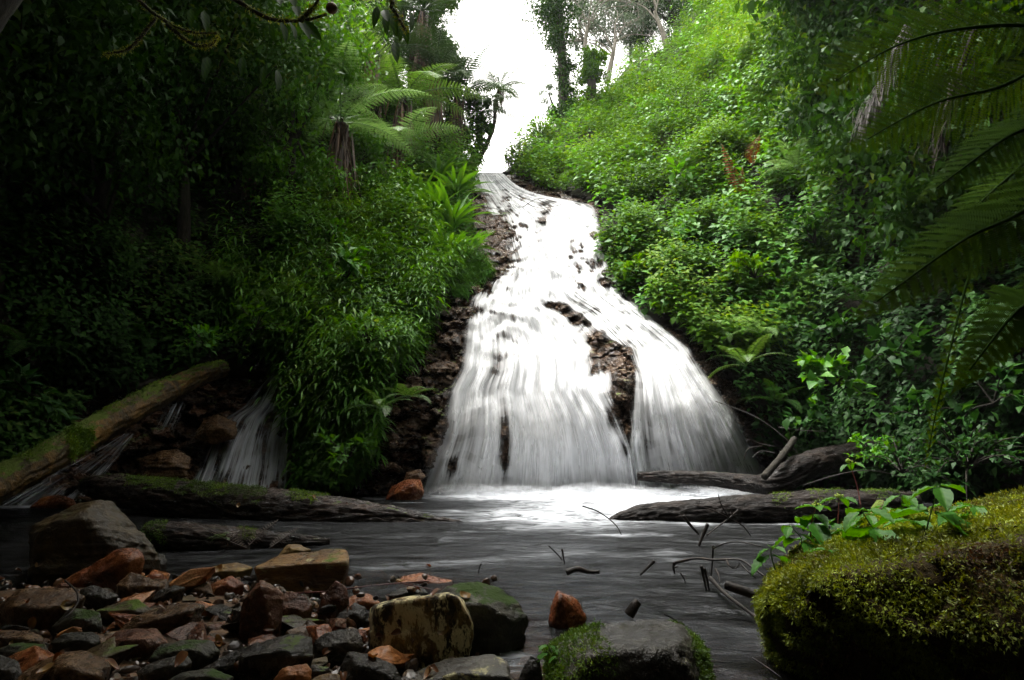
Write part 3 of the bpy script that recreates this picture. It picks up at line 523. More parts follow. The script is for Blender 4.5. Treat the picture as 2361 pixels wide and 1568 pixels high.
def stone(label, outline, col, ridge=None, vb=None, thick=None, lvl=5, z0=0.0, seed=0, rough=.05, layer=.04, Y=None, name='stone', group=None, sharp=60, cat='stone', back=.75):
    o = np.array(outline, float); cc_ = o.mean(0); grow = 1.0 if (name == 'boulder' or np.ptp(o[:, 0]) > 150) else 1.2; o = cc_+(o-cc_)*grow; uc = o[:, 0].mean(); vb = vb or o[:, 1].max()
    Y0 = Y or Yon(uc, vb, z0); wd = (o[:, 0].max()-o[:, 0].min())/F*Y0; th = thick or 0.55*wd
    fr = at(o[:, 0], o[:, 1], Y0+th*.25)
    # outline points low on the stone sit nearer to the camera than those on its upper rim
    t = (o[:, 1]-o[:, 1].min())/(np.ptp(o[:, 1])+1e-6); fr = at(o[:, 0], o[:, 1], Y0+th*(.45-.45*t))
    pts = [fr]
    c = o.mean(0)
    if ridge is None: ridge = [(c[0]+(x-c[0])*.55, c[1]+(y-c[1])*.45+np.ptp(o[:, 1])*.08) for x, y in outline]; rd = Y0-th*.05
    else: rd = Y0-th*.18
    r = np.array(ridge, float); pts.append(at(r[:, 0], r[:, 1], rd))
    b = c+(o-c)*back; bk = at(b[:, 0], b[:, 1], Y0+th); bk[:, 2] = np.minimum(bk[:, 2], fr[:, 2].max()-.03*th); pts.append(bk)
    P = np.vstack(pts); lowp = P.copy(); lowp[:, 2] = np.minimum(P[:, 2].min(), z0-.06); lowp[:, :2] = lowp[:, :2].mean(0)+(lowp[:, :2]-lowp[:, :2].mean(0))*.8
    P = np.vstack([P, lowp]) if P[:, 2].min() < z0+.15 else P
    me, loc = stone_mesh(name, P, lvl, sharp, rough, seed or int(uc) % 97, layer)
    ob = obj(name, me, ROCKCOL[col], None, loc); return tag(ob, label, cat, group)
def strands(name, V, Nr, n, L, mat, parent, seed=0, mask=None, spread=.9, wid=.16, lift=.5, drop=.25, origin=None, per=3):
    """moss: many little branching strands growing out of surface points"""
    rg = np.random.default_rng(seed); k = rg.integers(0, len(V), n); P = V[k]+rg.normal(0, 1, (n, 3))*L*.5; Nn = Nr[k]
    mb = MB(); tint = np.clip(.5+1.5*(fbm(P*3.4, 5, seed)-.5)+rg.normal(0, .12, n), 0, 1)
    for j in range(per):
        d = nrm(Nn*lift+rg.normal(0, spread, (n, 3))*.6+np.array([0, 0, -drop])); ln = L*rg.uniform(.5, 1.3, n)[:, None]
        s = nrm(np.cross(d, rg.normal(0, 1, (n, 3))))*ln*wid; e_ = P+d*ln
        Vq = np.stack([P-s*.4, P+d*ln*.5-s, e_, P+d*ln*.5+s], 1).reshape(-1, 3)
        mb.add(Vq, np.arange(4*n).reshape(n, 4), np.repeat(np.clip(tint+j*.05, 0, 1), 4))
    return mb.build(name, mat, parent, origin=origin)
def mesh_pts(ob):
    me = ob.data; n = len(me.vertices); V = np.empty(n*3, np.float32); me.vertices.foreach_get('co', V); Nn = np.empty(n*3, np.float32); me.vertex_normals.foreach_get('vector', Nn)
    return V.reshape(-1, 3).astype(float)+np.array(ob.location), Nn.reshape(-1, 3).astype(float)
def moss_on(ob, sel, n, L, mat, seed=0, **k):
    V, Nn = mesh_pts(ob); m = sel(V, Nn)
    if m.sum() < 5: return
    p = strands('moss', V[m], Nn[m], n, L, mat, ob, seed, **k); return p

S = stone
r_big = S('big dark angular boulder at the left edge of the pool, brown-green top', [(60, 1340), (62, 1215), (121, 1178), (233, 1143), (281, 1172), (336, 1222), (375, 1280), (380, 1309), (300, 1338)], 'olive', ridge=[(75, 1218), (190, 1190), (245, 1255), (225, 1330), (70, 1335)], vb=1350, thick=.5, lvl=6, layer=.07, sharp=34, name='boulder', cat='boulder')
S('long rust-red stone leaning on the big dark boulder', [(133, 1351), (153, 1332), (198, 1306), (272, 1265), (323, 1261), (336, 1284), (320, 1306), (272, 1335), (224, 1354), (160, 1362)], 'red', vb=1372, z0=.03, thick=.16, ridge=[(180, 1345), (300, 1290)])
S('flat brown stone at the left edge of the bank below the big boulder', [(-10, 1400), (35, 1362), (70, 1351), (154, 1354), (201, 1376), (179, 1402), (112, 1444), (74, 1453), (20, 1440)], 'brown', vb=1450, z0=.06, ridge=[(30, 1400), (110, 1400), (90, 1440)])
S('broad grey-brown slab in the bottom left corner', [(20, 1580), (60, 1545), (96, 1520), (144, 1501), (205, 1500), (262, 1520), (250, 1550), (240, 1590)], 'brown', vb=1590, z0=.1, ridge=[(70, 1580), (150, 1535), (230, 1560)])
S('flat brown stone cut off by the left edge of the view', [(-50, 1455), (64, 1453), (105, 1469), (99, 1487), (48, 1492), (-50, 1500)], 'brown', vb=1500, z0=.08)
S('dark stone in the very bottom left corner', [(-60, 1500), (35, 1527), (48, 1575), (-60, 1590)], 'dark', vb=1590, z0=.08)
S('mossy red-brown stone under the flat brown stone at left', [(5, 1500), (40, 1485), (95, 1487), (110, 1510), (70, 1530), (30, 1530)], 'mossy', vb=1535, z0=.07)
S('rounded slate-grey stone between the flat brown stone and the rust-red stone', [(189, 1362), (217, 1352), (265, 1373), (253, 1388), (224, 1407), (192, 1390)], 'grey', vb=1407, z0=.05)
S('angular brown stone block with a sharp dark underside', [(275, 1350), (304, 1322), (371, 1348), (366, 1362), (336, 1380), (278, 1364)], 'brown', vb=1382, z0=.05, ridge=[(285, 1356), (335, 1370), (365, 1352)])
S('small orange-brown stone behind the angular block', [(336, 1331), (361, 1319), (381, 1348), (372, 1358), (345, 1350)], 'orange', vb=1362, z0=.04)
S('grey layered stone wedged at the right foot of the big boulder', [(313, 1318), (345, 1282), (372, 1280), (381, 1297), (340, 1325)], 'grey', vb=1330, z0=.02, layer=.1)
S('flat dark wet stone lying right of the angular block', [(333, 1388), (375, 1360), (400, 1352), (420, 1357), (395, 1378), (361, 1393)], 'dark', vb=1393, z0=.05, ridge=[(350, 1385), (400, 1362)])
S('long flat brown plank-like stone in the middle of the rubble', [(278, 1442), (320, 1415), (432, 1386), (473, 1396), (464, 1412), (368, 1446), (288, 1454)], 'brown', vb=1455, z0=.08, layer=.12, ridge=[(300, 1448), (440, 1408)])
S('olive and red stone above the plank-like stone', [(230, 1408), (262, 1395), (313, 1384), (352, 1412), (288, 1431), (237, 1431)], 'olive', vb=1432, z0=.06)
S('dark mossy lump below the slate-grey stone', [(128, 1444), (166, 1405), (224, 1415), (227, 1450), (160, 1460)], 'mossy', vb=1462, z0=.07)
S('low dark green stone with moss at its left end', [(128, 1482), (153, 1463), (208, 1460), (227, 1476), (208, 1498), (144, 1495)], 'mossy', vb=1500, z0=.08)
S('reddish dark stone with a jagged upper edge, centre left of the rubble', [(233, 1501), (255, 1480), (272, 1460), (352, 1453), (377, 1482), (336, 1504), (272, 1510)], 'plum', vb=1512, z0=.08)
S('rounded grey-brown stone with a green moss patch', [(355, 1520), (377, 1486), (430, 1478), (480, 1479), (496, 1501), (464, 1533), (384, 1530)], 'mossy', vb=1540, z0=.1)
S('smooth grey stone near the bottom edge, below the moss-patched one', [(325, 1550), (352, 1530), (416, 1511), (434, 1527), (390, 1560), (336, 1570)], 'grey', vb=1570, z0=.1)
S('long dark slanting stone along the bottom of the rubble', [(455, 1545), (530, 1502), (612, 1487), (678, 1457), (723, 1469), (726, 1517), (650, 1560), (521, 1570)], 'dark', vb=1572, z0=.08, thick=.22, lvl=6)
S('low dark stone with moss at the bottom left of the long slanting stone', [(385, 1568), (420, 1548), (490, 1540), (540, 1560), (530, 1590), (390, 1590)], 'mossy', vb=1590, z0=.1)
S('large flat-topped orange-brown slab at the water edge', [(582, 1306), (654, 1276), (778, 1264), (800, 1268), (806, 1284), (805, 1324), (787, 1348), (742, 1363), (672, 1363), (588, 1340)], 'slab', ridge=[(584, 1309), (650, 1313), (720, 1318), (764, 1300), (804, 1292), (790, 1340), (735, 1358), (600, 1338)], vb=1366, thick=.34, lvl=6, sharp=60, rough=.03, layer=.03)
S('small ochre stone behind the flat-topped slab', [(645, 1282), (666, 1256), (690, 1258), (710, 1268), (690, 1285)], 'yellow', vb=1290)
S('yellowish stone half in the water left of the flat-topped slab', [(468, 1329), (482, 1312), (542, 1300), (575, 1309), (552, 1329), (491, 1335)], 'yellow', vb=1336)
S('dull red stone between the yellowish stone and the tall pointed one', [(479, 1378), (491, 1348), (530, 1330), (557, 1348), (521, 1368)], 'red', vb=1380, z0=.03)
S('pinkish brown stone left of the dull red one', [(425, 1352), (450, 1345), (482, 1350), (488, 1375), (450, 1382), (430, 1372)], 'brown', vb=1384, z0=.03)
S('tall upright plum-brown stone in front of the flat-topped slab', [(560, 1460), (563, 1397), (588, 1360), (603, 1345), (625, 1355), (648, 1372), (642, 1427), (630, 1469), (582, 1484)], 'plum', vb=1484, z0=.06, thick=.14, ridge=[(600, 1350), (590, 1400), (588, 1475), (630, 1460)], lvl=6)
S('wet shiny rounded stone right of the tall upright one', [(639, 1380), (672, 1369), (700, 1378), (714, 1400), (708, 1425), (672, 1456), (633, 1459)], 'plum', vb=1460, z0=.05, lvl=6)
S('pointed plum-grey stone standing beside the red stem', [(735, 1409), (751, 1372), (775, 1345), (796, 1363), (802, 1397), (787, 1424), (744, 1435)], 'plum', vb=1436, z0=.03, thick=.08)
S('black wedge-shaped wet stone left of the lichen boulder', [(763, 1445), (790, 1412), (817, 1394), (838, 1403), (845, 1433), (808, 1450)], 'dark', vb=1450, z0=.03)
S('dark green-grey block below the black wedge', [(732, 1478), (763, 1460), (817, 1454), (828, 1487), (811, 1517), (751, 1534), (732, 1511)], 'grey', vb=1536, z0=.06, lvl=6)
S('bright orange stone at the bottom edge', [(636, 1570), (654, 1544), (702, 1534), (713, 1547), (708, 1585), (640, 1590)], 'orange', vb=1590, z0=.09)
S('yellow-brown stone right of the bright orange one at the bottom', [(712, 1575), (740, 1558), (775, 1556), (800, 1585), (720, 1590)], 'yellow', vb=1592, z0=.08)
S('ochre-brown stone between the wet shiny stone and the green-grey block', [(684, 1459), (711, 1433), (741, 1448), (738, 1472), (700, 1477)], 'brown', vb=1478, z0=.05)
S('small grey stone by the bright orange stone', [(708, 1545), (725, 1534), (755, 1540), (750, 1562), (718, 1566)], 'grey', vb=1566, z0=.08)
S('wet orange-red stone under the red stem', [(792, 1390), (820, 1374), (850, 1372), (872, 1390), (850, 1405), (805, 1405)], 'red', vb=1404)
S('blocky boulder crusted with pale yellow lichen at bottom centre', [(844, 1457), (850, 1397), (858, 1391), (988, 1366), (1033, 1360), (1072, 1384), (1096, 1442), (1096, 1472), (1033, 1499), (928, 1526), (882, 1523), (846, 1502)], 'lichen', ridge=[(868, 1395), (985, 1372), (1050, 1370), (1094, 1446), (1092, 1468), (1030, 1492), (930, 1516), (885, 1500)], vb=1535, thick=.28, lvl=6, sharp=60, rough=.035, layer=.03, z0=.02, name='boulder', cat='boulder')
S('smooth streaked grey boulder with moss behind the lichen-crusted one', [(1006, 1372), (1042, 1345), (1108, 1341), (1154, 1354), (1187, 1381), (1223, 1427), (1205, 1450), (1139, 1499), (1066, 1500), (1020, 1480)], 'mossy', vb=1505, thick=.4, lvl=6, name='boulder', cat='boulder', rough=.03)
S('flat dark stone with yellow lichen spots at the bottom edge', [(900, 1580), (970, 1540), (1030, 1517), (1139, 1508), (1169, 1523), (1190, 1585)], 'spots', vb=1592, z0=.02, thick=.3, lvl=6, rough=.03, ridge=[(930, 1588), (1050, 1550), (1175, 1560)])
S('shadowed dark stone below the lichen boulder', [(778, 1585), (808, 1505), (853, 1512), (900, 1535), (925, 1590)], 'dark', vb=1594, z0=.05)
S('small upright dark stone left of the mossy boulder', [(1200, 1560), (1206, 1545), (1223, 1517), (1241, 1523), (1250, 1590), (1202, 1590)], 'dark', vb=1592, z0=0)
S('red-brown pointed stone standing alone in the pool', [(1271, 1432), (1276, 1400), (1289, 1369), (1325, 1388), (1345, 1421), (1345, 1434), (1319, 1438), (1301, 1450), (1277, 1444)], 'red', ridge=[(1290, 1374), (1298, 1408), (1300, 1446), (1276, 1436)], vb=1444, thick=.2)
S('low red-orange stone half under the water behind the red stem', [(918, 1344), (937, 1329), (970, 1325), (1036, 1340), (1030, 1352), (988, 1362), (930, 1356)], 'red', vb=1352, z0=-.02)
S('shiny dark wet stone under the tip of the red stem', [(898, 1372), (928, 1357), (967, 1354), (981, 1368), (925, 1388)], 'dark', vb=1386)
S('submerged orange stone just right of the flat-topped slab', [(815, 1335), (840, 1318), (880, 1318), (895, 1335), (860, 1350)], 'orange', vb=1335, z0=-.12)
S('red-brown wet block at the left foot of the waterfall', [(893, 1150), (908, 1124), (940, 1108), (965, 1110), (972, 1135), (950, 1150), (915, 1154)], 'red', vb=1152, thick=.5, ridge=[(915, 1135), (955, 1118), (940, 1146)])
S('grey-brown block stacked above the red block beside the falls', [(935, 1108), (940, 1090), (968, 1084), (978, 1100), (960, 1112)], 'brown', Y=9.3, thick=.3)
S('dark layered rock left of the small cascade', [(335, 1100), (330, 1062), (365, 1045), (405, 1040), (432, 1060), (425, 1095), (380, 1110)], 'brown', Y=8.9, thick=.5, layer=.1)
S('brown rock ledge high above the dark layered rock', [(455, 1010), (470, 970), (500, 960), (540, 975), (535, 1010), (490, 1022)], 'brown', Y=9.7, thick=.5, layer=.1)
S('low dull-red rock in the water between the trunk and the big boulder', [(78, 1168), (105, 1148), (135, 1142), (165, 1152), (172, 1170)], 'red', vb=1172)
# the moss-covered boulders of the foreground
r_c = S('broad grey boulder with bright moss on both sides at bottom centre', [(1262, 1590), (1266, 1500), (1316, 1463), (1379, 1438), (1461, 1424), (1506, 1442), (1578, 1436), (1618, 1487), (1650, 1590)], 'greyflat', vb=1600, thick=.55, lvl=6, rough=.05, layer=.04, ridge=[(1290, 1590), (1380, 1500), (1560, 1500), (1620, 1590)], name='boulder', cat='boulder', z0=0, back=.85)
def pix(V):
    rel = V-np.array([0, 0, CAMH]); d = rel[:, 1]*CP+rel[:, 2]*SP; h = -rel[:, 1]*SP+rel[:, 2]*CP
    return CX+F*rel[:, 0]/d, CY-F*h/d
def cregion(V, Nn):
    rel = V-np.mean(V, 0); x = rel[:, 0]/np.ptp(V[:, 0]); n = fbm(V*7, 3, 5)
    return (Nn[:, 2] > -.2) & ((x < -.17+.22*(n-.5)) | (x > .30+.3*(n-.5)))
moss_on(r_c, cregion, 16000, .013, M['moss_green'], 3, drop=0)
SB = []
top = [(1738, 1375), (1768, 1335), (1821, 1285), (1921, 1242), (2064, 1222), (2206, 1180), (2361, 1126), (2700, 1060)]
for (u, v), y in zip(top, [2.75, 2.8, 2.9, 3.0, 3.05, 3.1, 3.15, 3.3]): SB += [at(u, v, y), at(u+60, v+25, y+.45)]
for u, v, y in [(1765, 1395, 2.5), (1850, 1335, 2.35), (2000, 1310, 2.2), (2200, 1270, 2.1), (2500, 1220, 2.05), (1765, 1440, 2.55), (1830, 1430, 2.4), (1950, 1450, 2.2), (2150, 1470, 2.0), (2450, 1500, 1.9), (2700, 1520, 2.1), (1790, 1700, 2.75), (2100, 1750, 2.45), (2700, 1750, 2.2), (2800, 1300, 2.4)]: SB.append(at(u, v, y))
me, loc = stone_mesh('boulder', np.array(SB), 7, 26, .11, 5, 0)
r_m = tag(obj('boulder', me, solid_mat('mossy_boulder_core', [(0, (.010, .006, .002)), (.5, (.035, .022, .005)), (1, (.055, .045, .007))], .95, 8, 1.0), None, loc), 'huge moss-carpeted boulder filling the bottom right corner', 'boulder')
def mregion(V, Nn): return (V[:, 1]-V[:, 1].mean() < .9) & (Nn[:, 1] < .75) & (fbm(V*9, 3, 2)-.25*np.clip(-Nn[:, 2]+.1, 0, 1) > .29)
moss_on(r_m, mregion, 105000, .015, M['moss_brown'], 7, drop=.5, lift=.6, per=3)
moss_on(r_m, lambda V, Nn: mregion(V, Nn) & (fbm(V*5, 3, 8) > .53) & (Nn[:, 2] > 0.0), 26000, .018, M['moss'], 8, drop=.15, lift=.6)

# loose gravel between the stones, and many medium stones
rg = np.random.default_rng(5); gv = MB(); Dv, Df = ico(2); cnt = 0
for k in range(2200):
    u, v = rg.uniform(-60, 1150), rg.uniform(1335, 1590); p = onz(u, v, .04)
    if not inpoly(p[0], p[1], shore) and rg.random() > .12: continue
    s = rg.uniform(.008, .028); sc_ = s*np.array([1.2, 1, .6])*rg.uniform(.7, 1.3, 3); A = rg.normal(size=(3, 3)); Q, _ = np.linalg.qr(A)
    h = 1+.5*(vnoise(Dv*1.7+k, 3)-.5); gv.add((Dv*h[:, None]*sc_)@Q+[p[0], p[1], .035+rg.uniform(0, .03)], Df, rg.random()); cnt += 1
M['gravel'] = leaf_mat('mixed_gravel', [(0, (.008, .007, .006)), (.4, (.04, .022, .012)), (.65, (.11, .045, .02)), (.88, (.16, .085, .035)), (1, (.10, .09, .075))], .3, 0.0, big=9)
tag(gv.build('gravel', M['gravel'], smooth=False), kind='stuff', label='wet brown and orange gravel between the bank stones', cat='gravel')
protos = []
for k in range(8):
    P = rg.normal(size=(14, 3)); P = nrm(P[:9])*rg.uniform(.8, 1.15, (9, 1))*np.array([.075, .055, .032])*rg.uniform(.8, 1.3, 3); protos.append(stone_mesh('stone', P, 5, 70, .045, k+40, .06)[0])
names_c = ['brown', 'red', 'dark', 'plum', 'brown', 'olive', 'red', 'plum', 'dark', 'olive', 'orange']
pm = {}
n_s = 0; used = []
while n_s < 50:
    u, v = rg.uniform(-40, 900), rg.uniform(1350, 1580); p = onz(u, v, .05)
    if not inpoly(p[0], p[1], shore): continue
    if any((p[0]-a)**2+(p[1]-b)**2 < .07**2 for a, b in used): continue
    used.append((p[0], p[1])); c = names_c[rg.integers(len(names_c))]; k = int(rg.integers(8))
    if (k, c) not in pm: m2 = protos[k].copy(); m2.materials.append(ROCKCOL[c]); pm[(k, c)] = m2
    o = bpy.data.objects.new('small_stone', pm[(k, c)]); COL.objects.link(o); s = rg.uniform(.9, 1.9); o.scale = (s, s*rg.uniform(.7, 1.1), s*rg.uniform(.6, 1.0)); o.location = (p[0], p[1], .04+rg.uniform(0, .035)); o.rotation_euler = (rg.uniform(-.5, .5), rg.uniform(-.5, .5), rg.uniform(0, 6.3))
    tag(o, 'small angular stone in the rubble of the left bank', 'stone', 'small stones of the rubble bank'); n_s += 1

# ------------------------------------------------------------------ logs and twigs
M['log_moss'] = solid_mat('mossy_brown_log', [(0, (.014, .009, .003)), (.4, (.05, .030, .008)), (.7, (.15, .08, .018)), (1, (.32, .18, .05))], .45, 3, .9, (1, 1, 1), moss=.5, mosscol=(.07, .10, .012))
M['log_dark'] = solid_mat('wet_dark_log', [(0, (.006, .005, .004)), (.5, (.020, .012, .008)), (1, (.055, .030, .018))], .28, 4, 1.0, (.6, 2, 2), moss=.16, mosscol=(.06, .10, .012))
M['log_bare'] = solid_mat('wet_bare_log', [(0, (.004, .003, .0025)), (.5, (.013, .009, .007)), (1, (.035, .024, .018))], .34, 4, 1.0, (.6, 2, 2), spec=.35)
def log(label, pts, mat, ring=56, n=220, seed=0, name='fallen_log', rough=.12, bark=.16, cat='log'):
    """pts: (u, v, Y, radius in px)"""
    P = np.array([at(u, v, Y) for u, v, Y, r in pts]); rr = [r*Y/F for u, v, Y, r in pts]
    o = thing(name, label, cat, tuple(P.mean(0))); mb = MB(); add_tube(mb, P, rr, ring=ring, n=n, rough=rough, bark=bark, seed=seed)
    t = mb.build('trunk', M[mat], o); t.location = (0, 0, 0); return o, t
def wpts(o): me = o.data; n = len(me.vertices); V = np.empty(n*3, np.float32); me.vertices.foreach_get('co', V); Nn = np.empty(n*3, np.float32); me.vertex_normals.foreach_get('vector', Nn); return V.reshape(-1, 3).astype(float), Nn.reshape(-1, 3).astype(float)
def log_moss(o, t, sel, n, L, mat='moss_green', seed=0, **k):
    V, Nn = wpts(t); W = V+np.array(o.location); u, v = pix(W); m = sel(u, v, Nn) & (fbm(W*4, 3, seed) > .42)
    if m.sum() < 4: return
    strands('moss', W[m], Nn[m], n, L, M[mat], o, seed, drop=0, **k)
l1, t1 = log('long thick mossy trunk leaning down into the pool from the left bank', [(-330, 1275, 5.3, 46), (-120, 1175, 5.9, 43), (60, 1084, 6.7, 36), (250, 976, 7.9, 32), (380, 904, 8.8, 26), (455, 868, 9.4, 21), (515, 850, 10.0, 17)], 'log_moss', seed=2)
log_moss(l1, t1, lambda u, v, N: (N[:, 2] > .75), 5000, .02, seed=4)
log_moss(l1, t1, lambda u, v, N: (abs(u-185) < 28) & (v > 990) & (v < 1060) & (N[:, 1] < 0), 1500, .035, seed=5)
l2, t2 = log('long dark log with green moss lying across the pool at left', [(190, 1118, 7.6, 12), (260, 1128, 7.5, 34), (450, 1158, 7.25, 42), (700, 1182, 7.0, 42), (880, 1196, 6.85, 30), (980, 1206, 6.8, 17), (1090, 1216, 6.75, 7)], 'log_dark', seed=7)
log_moss(l2, t2, lambda u, v, N: (N[:, 2] > .55) & (u > 290) & (u < 760), 9000, .018, seed=6)
l3, t3 = log('short weathered log floating in front of the long dark log', [(338, 1236, 5.2, 28), (420, 1240, 5.2, 33), (520, 1248, 5.25, 31), (650, 1250, 5.3, 20), (760, 1250, 5.4, 7)], 'log_dark', seed=9)
log_moss(l3, t3, lambda u, v, N: (u < 385), 1500, .015, seed=6); log_moss(l3, t3, lambda u, v, N: (abs(u-570) < 20) & (N[:, 2] > .3), 500, .012, seed=7)
l4, t4 = log('thick dark log half sunk in the pool on the right', [(1405, 1205, 6.9, 7), (1440, 1196, 6.9, 16), (1500, 1188, 6.9, 24), (1700, 1178, 6.8, 32), (1900, 1168, 6.7, 36), (2050, 1168, 6.6, 34), (2110, 1166, 6.6, 28)], 'log_bare', seed=12)
log_moss(l4, t4, lambda u, v, N: (u > 1780) & (N[:, 2] > .5), 1800, .015, seed=9)
log('curved wet trunk lying under the right side of the falls', [(1470, 1098, 9.75, 8), (1540, 1100, 9.6, 13), (1640, 1104, 9.2, 15), (1740, 1116, 8.7, 19), (1790, 1112, 8.4, 28), (1860, 1075, 8.5, 30), (1940, 1055, 8.8, 28), (2060, 1040, 9.3, 26)], 'log_bare', seed=14)
log('mossy broken stump end poking out behind the leafy plants', [(2010, 1200, 5.6, 14), (2035, 1165, 5.7, 15)], 'log_moss', ring=20, n=20, seed=3)
log('straight barkless pole leaning against the curved trunk', [(1762, 1100, 8.1, 8), (1800, 1055, 8.3, 8), (1832, 1012, 8.6, 7)], 'bark', ring=12, n=30, seed=3, name='branch', cat='branch')
log('cut stub of branch rising from the pool near the grey boulder', [(1450, 1418, 2.95, 11), (1462, 1398, 2.95, 10), (1470, 1388, 2.96, 9)], 'twig', ring=14, n=16, name='branch_stub', cat='branch')
log('dark plank-like branch beside the moss-carpeted boulder', [(1672, 1348, 3.3, 9), (1745, 1372, 3.25, 11), (1800, 1385, 3.2, 10)], 'twig', ring=10, n=20, name='branch', cat='branch')
def twig(label, segs, mat='twig', r=2.2, name='twig'):
    r = r*.78
    P0 = None; mb = MB()
    for s in segs:
        P = [at(*p[:3]) for p in s]; rr = np.linspace(r, r*.6, len(s))*np.mean([p[2] for p in s])/F; rr = rr*(s[0][3] if len(s[0]) > 3 else 1); add_tube(mb, P, rr, ring=7, n=max(8, 5*len(s)), rough=.25, seed=int(s[0][0]) % 50)
        P0 = P0 if P0 is not None else P[-1]
    return tag(mb.build(name, M[mat], origin=P0), label, 'twig')
def W(*p, dz=0):  # twig polyline whose last point stands in the water
    y = Yon(p[-1][0], p[-1][1]); return [(a, b, y) for a, b in p]
def Wt(k, *p): s = W(*p); s[0] = (*s[0], k); return s
y5 = Yon(1630, 1234)
twig('thin arching twig rising out of the middle of the pool', [W((1343, 1167), (1376, 1178), (1406, 1198), (1424, 1216), (1433, 1233))])
twig('small forked twig in the pool below the arching twig', [W((1265, 1258), (1285, 1278), (1297, 1292)), Wt(1.4, (1296, 1266), (1299, 1285), (1302, 1300))])
twig('thick slanting stick leaning out of the water before the right log', [Wt(2.4, (1575, 1189), (1590, 1208), (1612, 1233))])
twig('short thick stick leaning the other way in front of the right log', [Wt(2.6, (1632, 1208), (1622, 1232), (1612, 1258))])
twig('forked driftwood branch with a pale broken tip', [Wt(1.2, (1702, 1176), (1681, 1195), (1657, 1213), (1630, 1234)), [(1681, 1195, y5), (1712, 1212, y5), (1733, 1238, y5)], [(1690, 1188, y5), (1686, 1172, y5), (1690, 1165, y5)], [(1681, 1195, y5), (1640, 1175, y5), (1600, 1165, y5)], [(1681, 1195, y5), (1664, 1165, y5), (1656, 1140, y5)]])
twig('upright twig joined to a long arching one at the right of the pool', [Wt(1.6, (1644, 1258), (1643, 1290), (1640, 1330)), [(1644, 1265, Yon(1640, 1330)), (1672, 1253, 4), (1708, 1250, 4), (1755, 1260, 3.9)]])
twig('long horizontal twig bending down towards the moss-carpeted boulder', [[(1556, 1298, 4.3, 1.9), (1602, 1288, 4.2), (1647, 1291, 4.1), (1705, 1291, 4.0), (1738, 1311, 3.9), (1775, 1338, 3.8)], [(1675, 1291, 4.05), (1682, 1305, 4), (1695, 1311, 4), (1705, 1300, 4)], [(1705, 1297, 4), (1725, 1318, 3.9), (1743, 1333, 3.9)]])
twig('short stick leaning to the right in the middle of the pool', [Wt(2.2, (1509, 1293), (1495, 1307), (1476, 1326))])
twig('stubby dark twig under the left end of the horizontal twig', [Wt(2.2, (1555, 1297), (1553, 1308), (1555, 1322)), [(1555, 1308, 4.1), (1563, 1306, 4.1)]])
twig('two bare sticks standing side by side in the pool', [Wt(2.2, (1617, 1305), (1622, 1330), (1629, 1360)), Wt(2.0, (1624, 1310), (1630, 1335), (1635, 1360))])
twig('long dark branch running down into the water by the moss-carpeted boulder', [[(1638, 1333, 3.9, 3.0), (1669, 1366, 3.6), (1708, 1397, 3.3), (1753, 1430, 3.05)], [(1650, 1312, 3.9, 1.5), (1656, 1325, 3.85), (1660, 1345, 3.8)]])
twig('thin dark twig near the top of the grey boulder', [W((1531, 1416), (1548, 1424), (1565, 1436))])
twig('brown waterlogged wood chip drifting in the pool', [[(1306, 1320, 4.05, 3), (1331, 1312, 4.05, 3), (1355, 1318, 4.05), (1382, 1319, 4.05)]], r=3)
twig('tiny forked twig left of the drifting wood chip', [W((1110, 1299), (1106, 1308), (1103, 1322))])
twig('tiny twig between the stubby twig and the bare sticks', [W((1569, 1321), (1576, 1332), (1581, 1345))])
twig('long thin red twig lying over the stones', [[(672, 1368, 3.35, 1.2), (750, 1364, 3.3), (853, 1351, 3.3), (930, 1344, 3.35), (990, 1340, 3.4)], [(925, 1345, 3.35), (960, 1352, 3.3), (1000, 1360, 3.3)], [(752, 1364, 3.3), (758, 1385, 3.25)]], 'stem_red', name='fallen_twig')
twig('curved mossy twig across the flat brown stone', [[(150, 1338, 2.95, 1.2), (175, 1362, 2.8), (180, 1385, 2.7), (165, 1410, 2.6), (135, 1435, 2.55)]], r=2.6)
twig('brown stick at the lower left foot of the moss-carpeted boulder', [[(1735, 1518, 2.5, 1.2), (1770, 1540, 2.4), (1800, 1562, 2.35)]], r=2.6)
twig('bare branch tangle hanging over the upper falls', [[(1205, 478, 14.6), (1240, 458, 14.5), (1285, 466, 14.6)], [(1240, 460, 14.5), (1262, 472, 14.4), (1280, 492, 14.3)], [(1215, 470, 14.6), (1250, 480, 14.4), (1300, 470, 14.5)]], r=1.2)
for k, (lb, sg) in enumerate([
  ('thin bare branch sweeping down beside the right edge of the falls', [[(1650, 925, 9.6), (1740, 960, 9.3), (1810, 1010, 9), (1850, 1060, 8.8)]]),
  ('curling dead twigs dangling in the spray at the right of the falls', [[(1720, 1000, 9.0), (1745, 1020, 9), (1790, 1030, 8.9)], [(1735, 1055, 8.9), (1755, 1040, 8.9), (1790, 1045, 8.8)], [(1715, 1060, 8.9), (1725, 1035, 8.9), (1760, 1028, 8.9)]]),
  ('reddish broken twig above the leaning pole', [[(1795, 985, 8.9), (1845, 992, 8.7), (1905, 995, 8.6)], [(1818, 970, 8.8), (1822, 1005, 8.8)]]),
  ('long dry twig reaching left over the right log', [[(1850, 1120, 6.6), (1930, 1095, 6.4), (2010, 1085, 6.3), (2120, 1110, 6.2)]])]): twig(lb, sg, r=1.5)

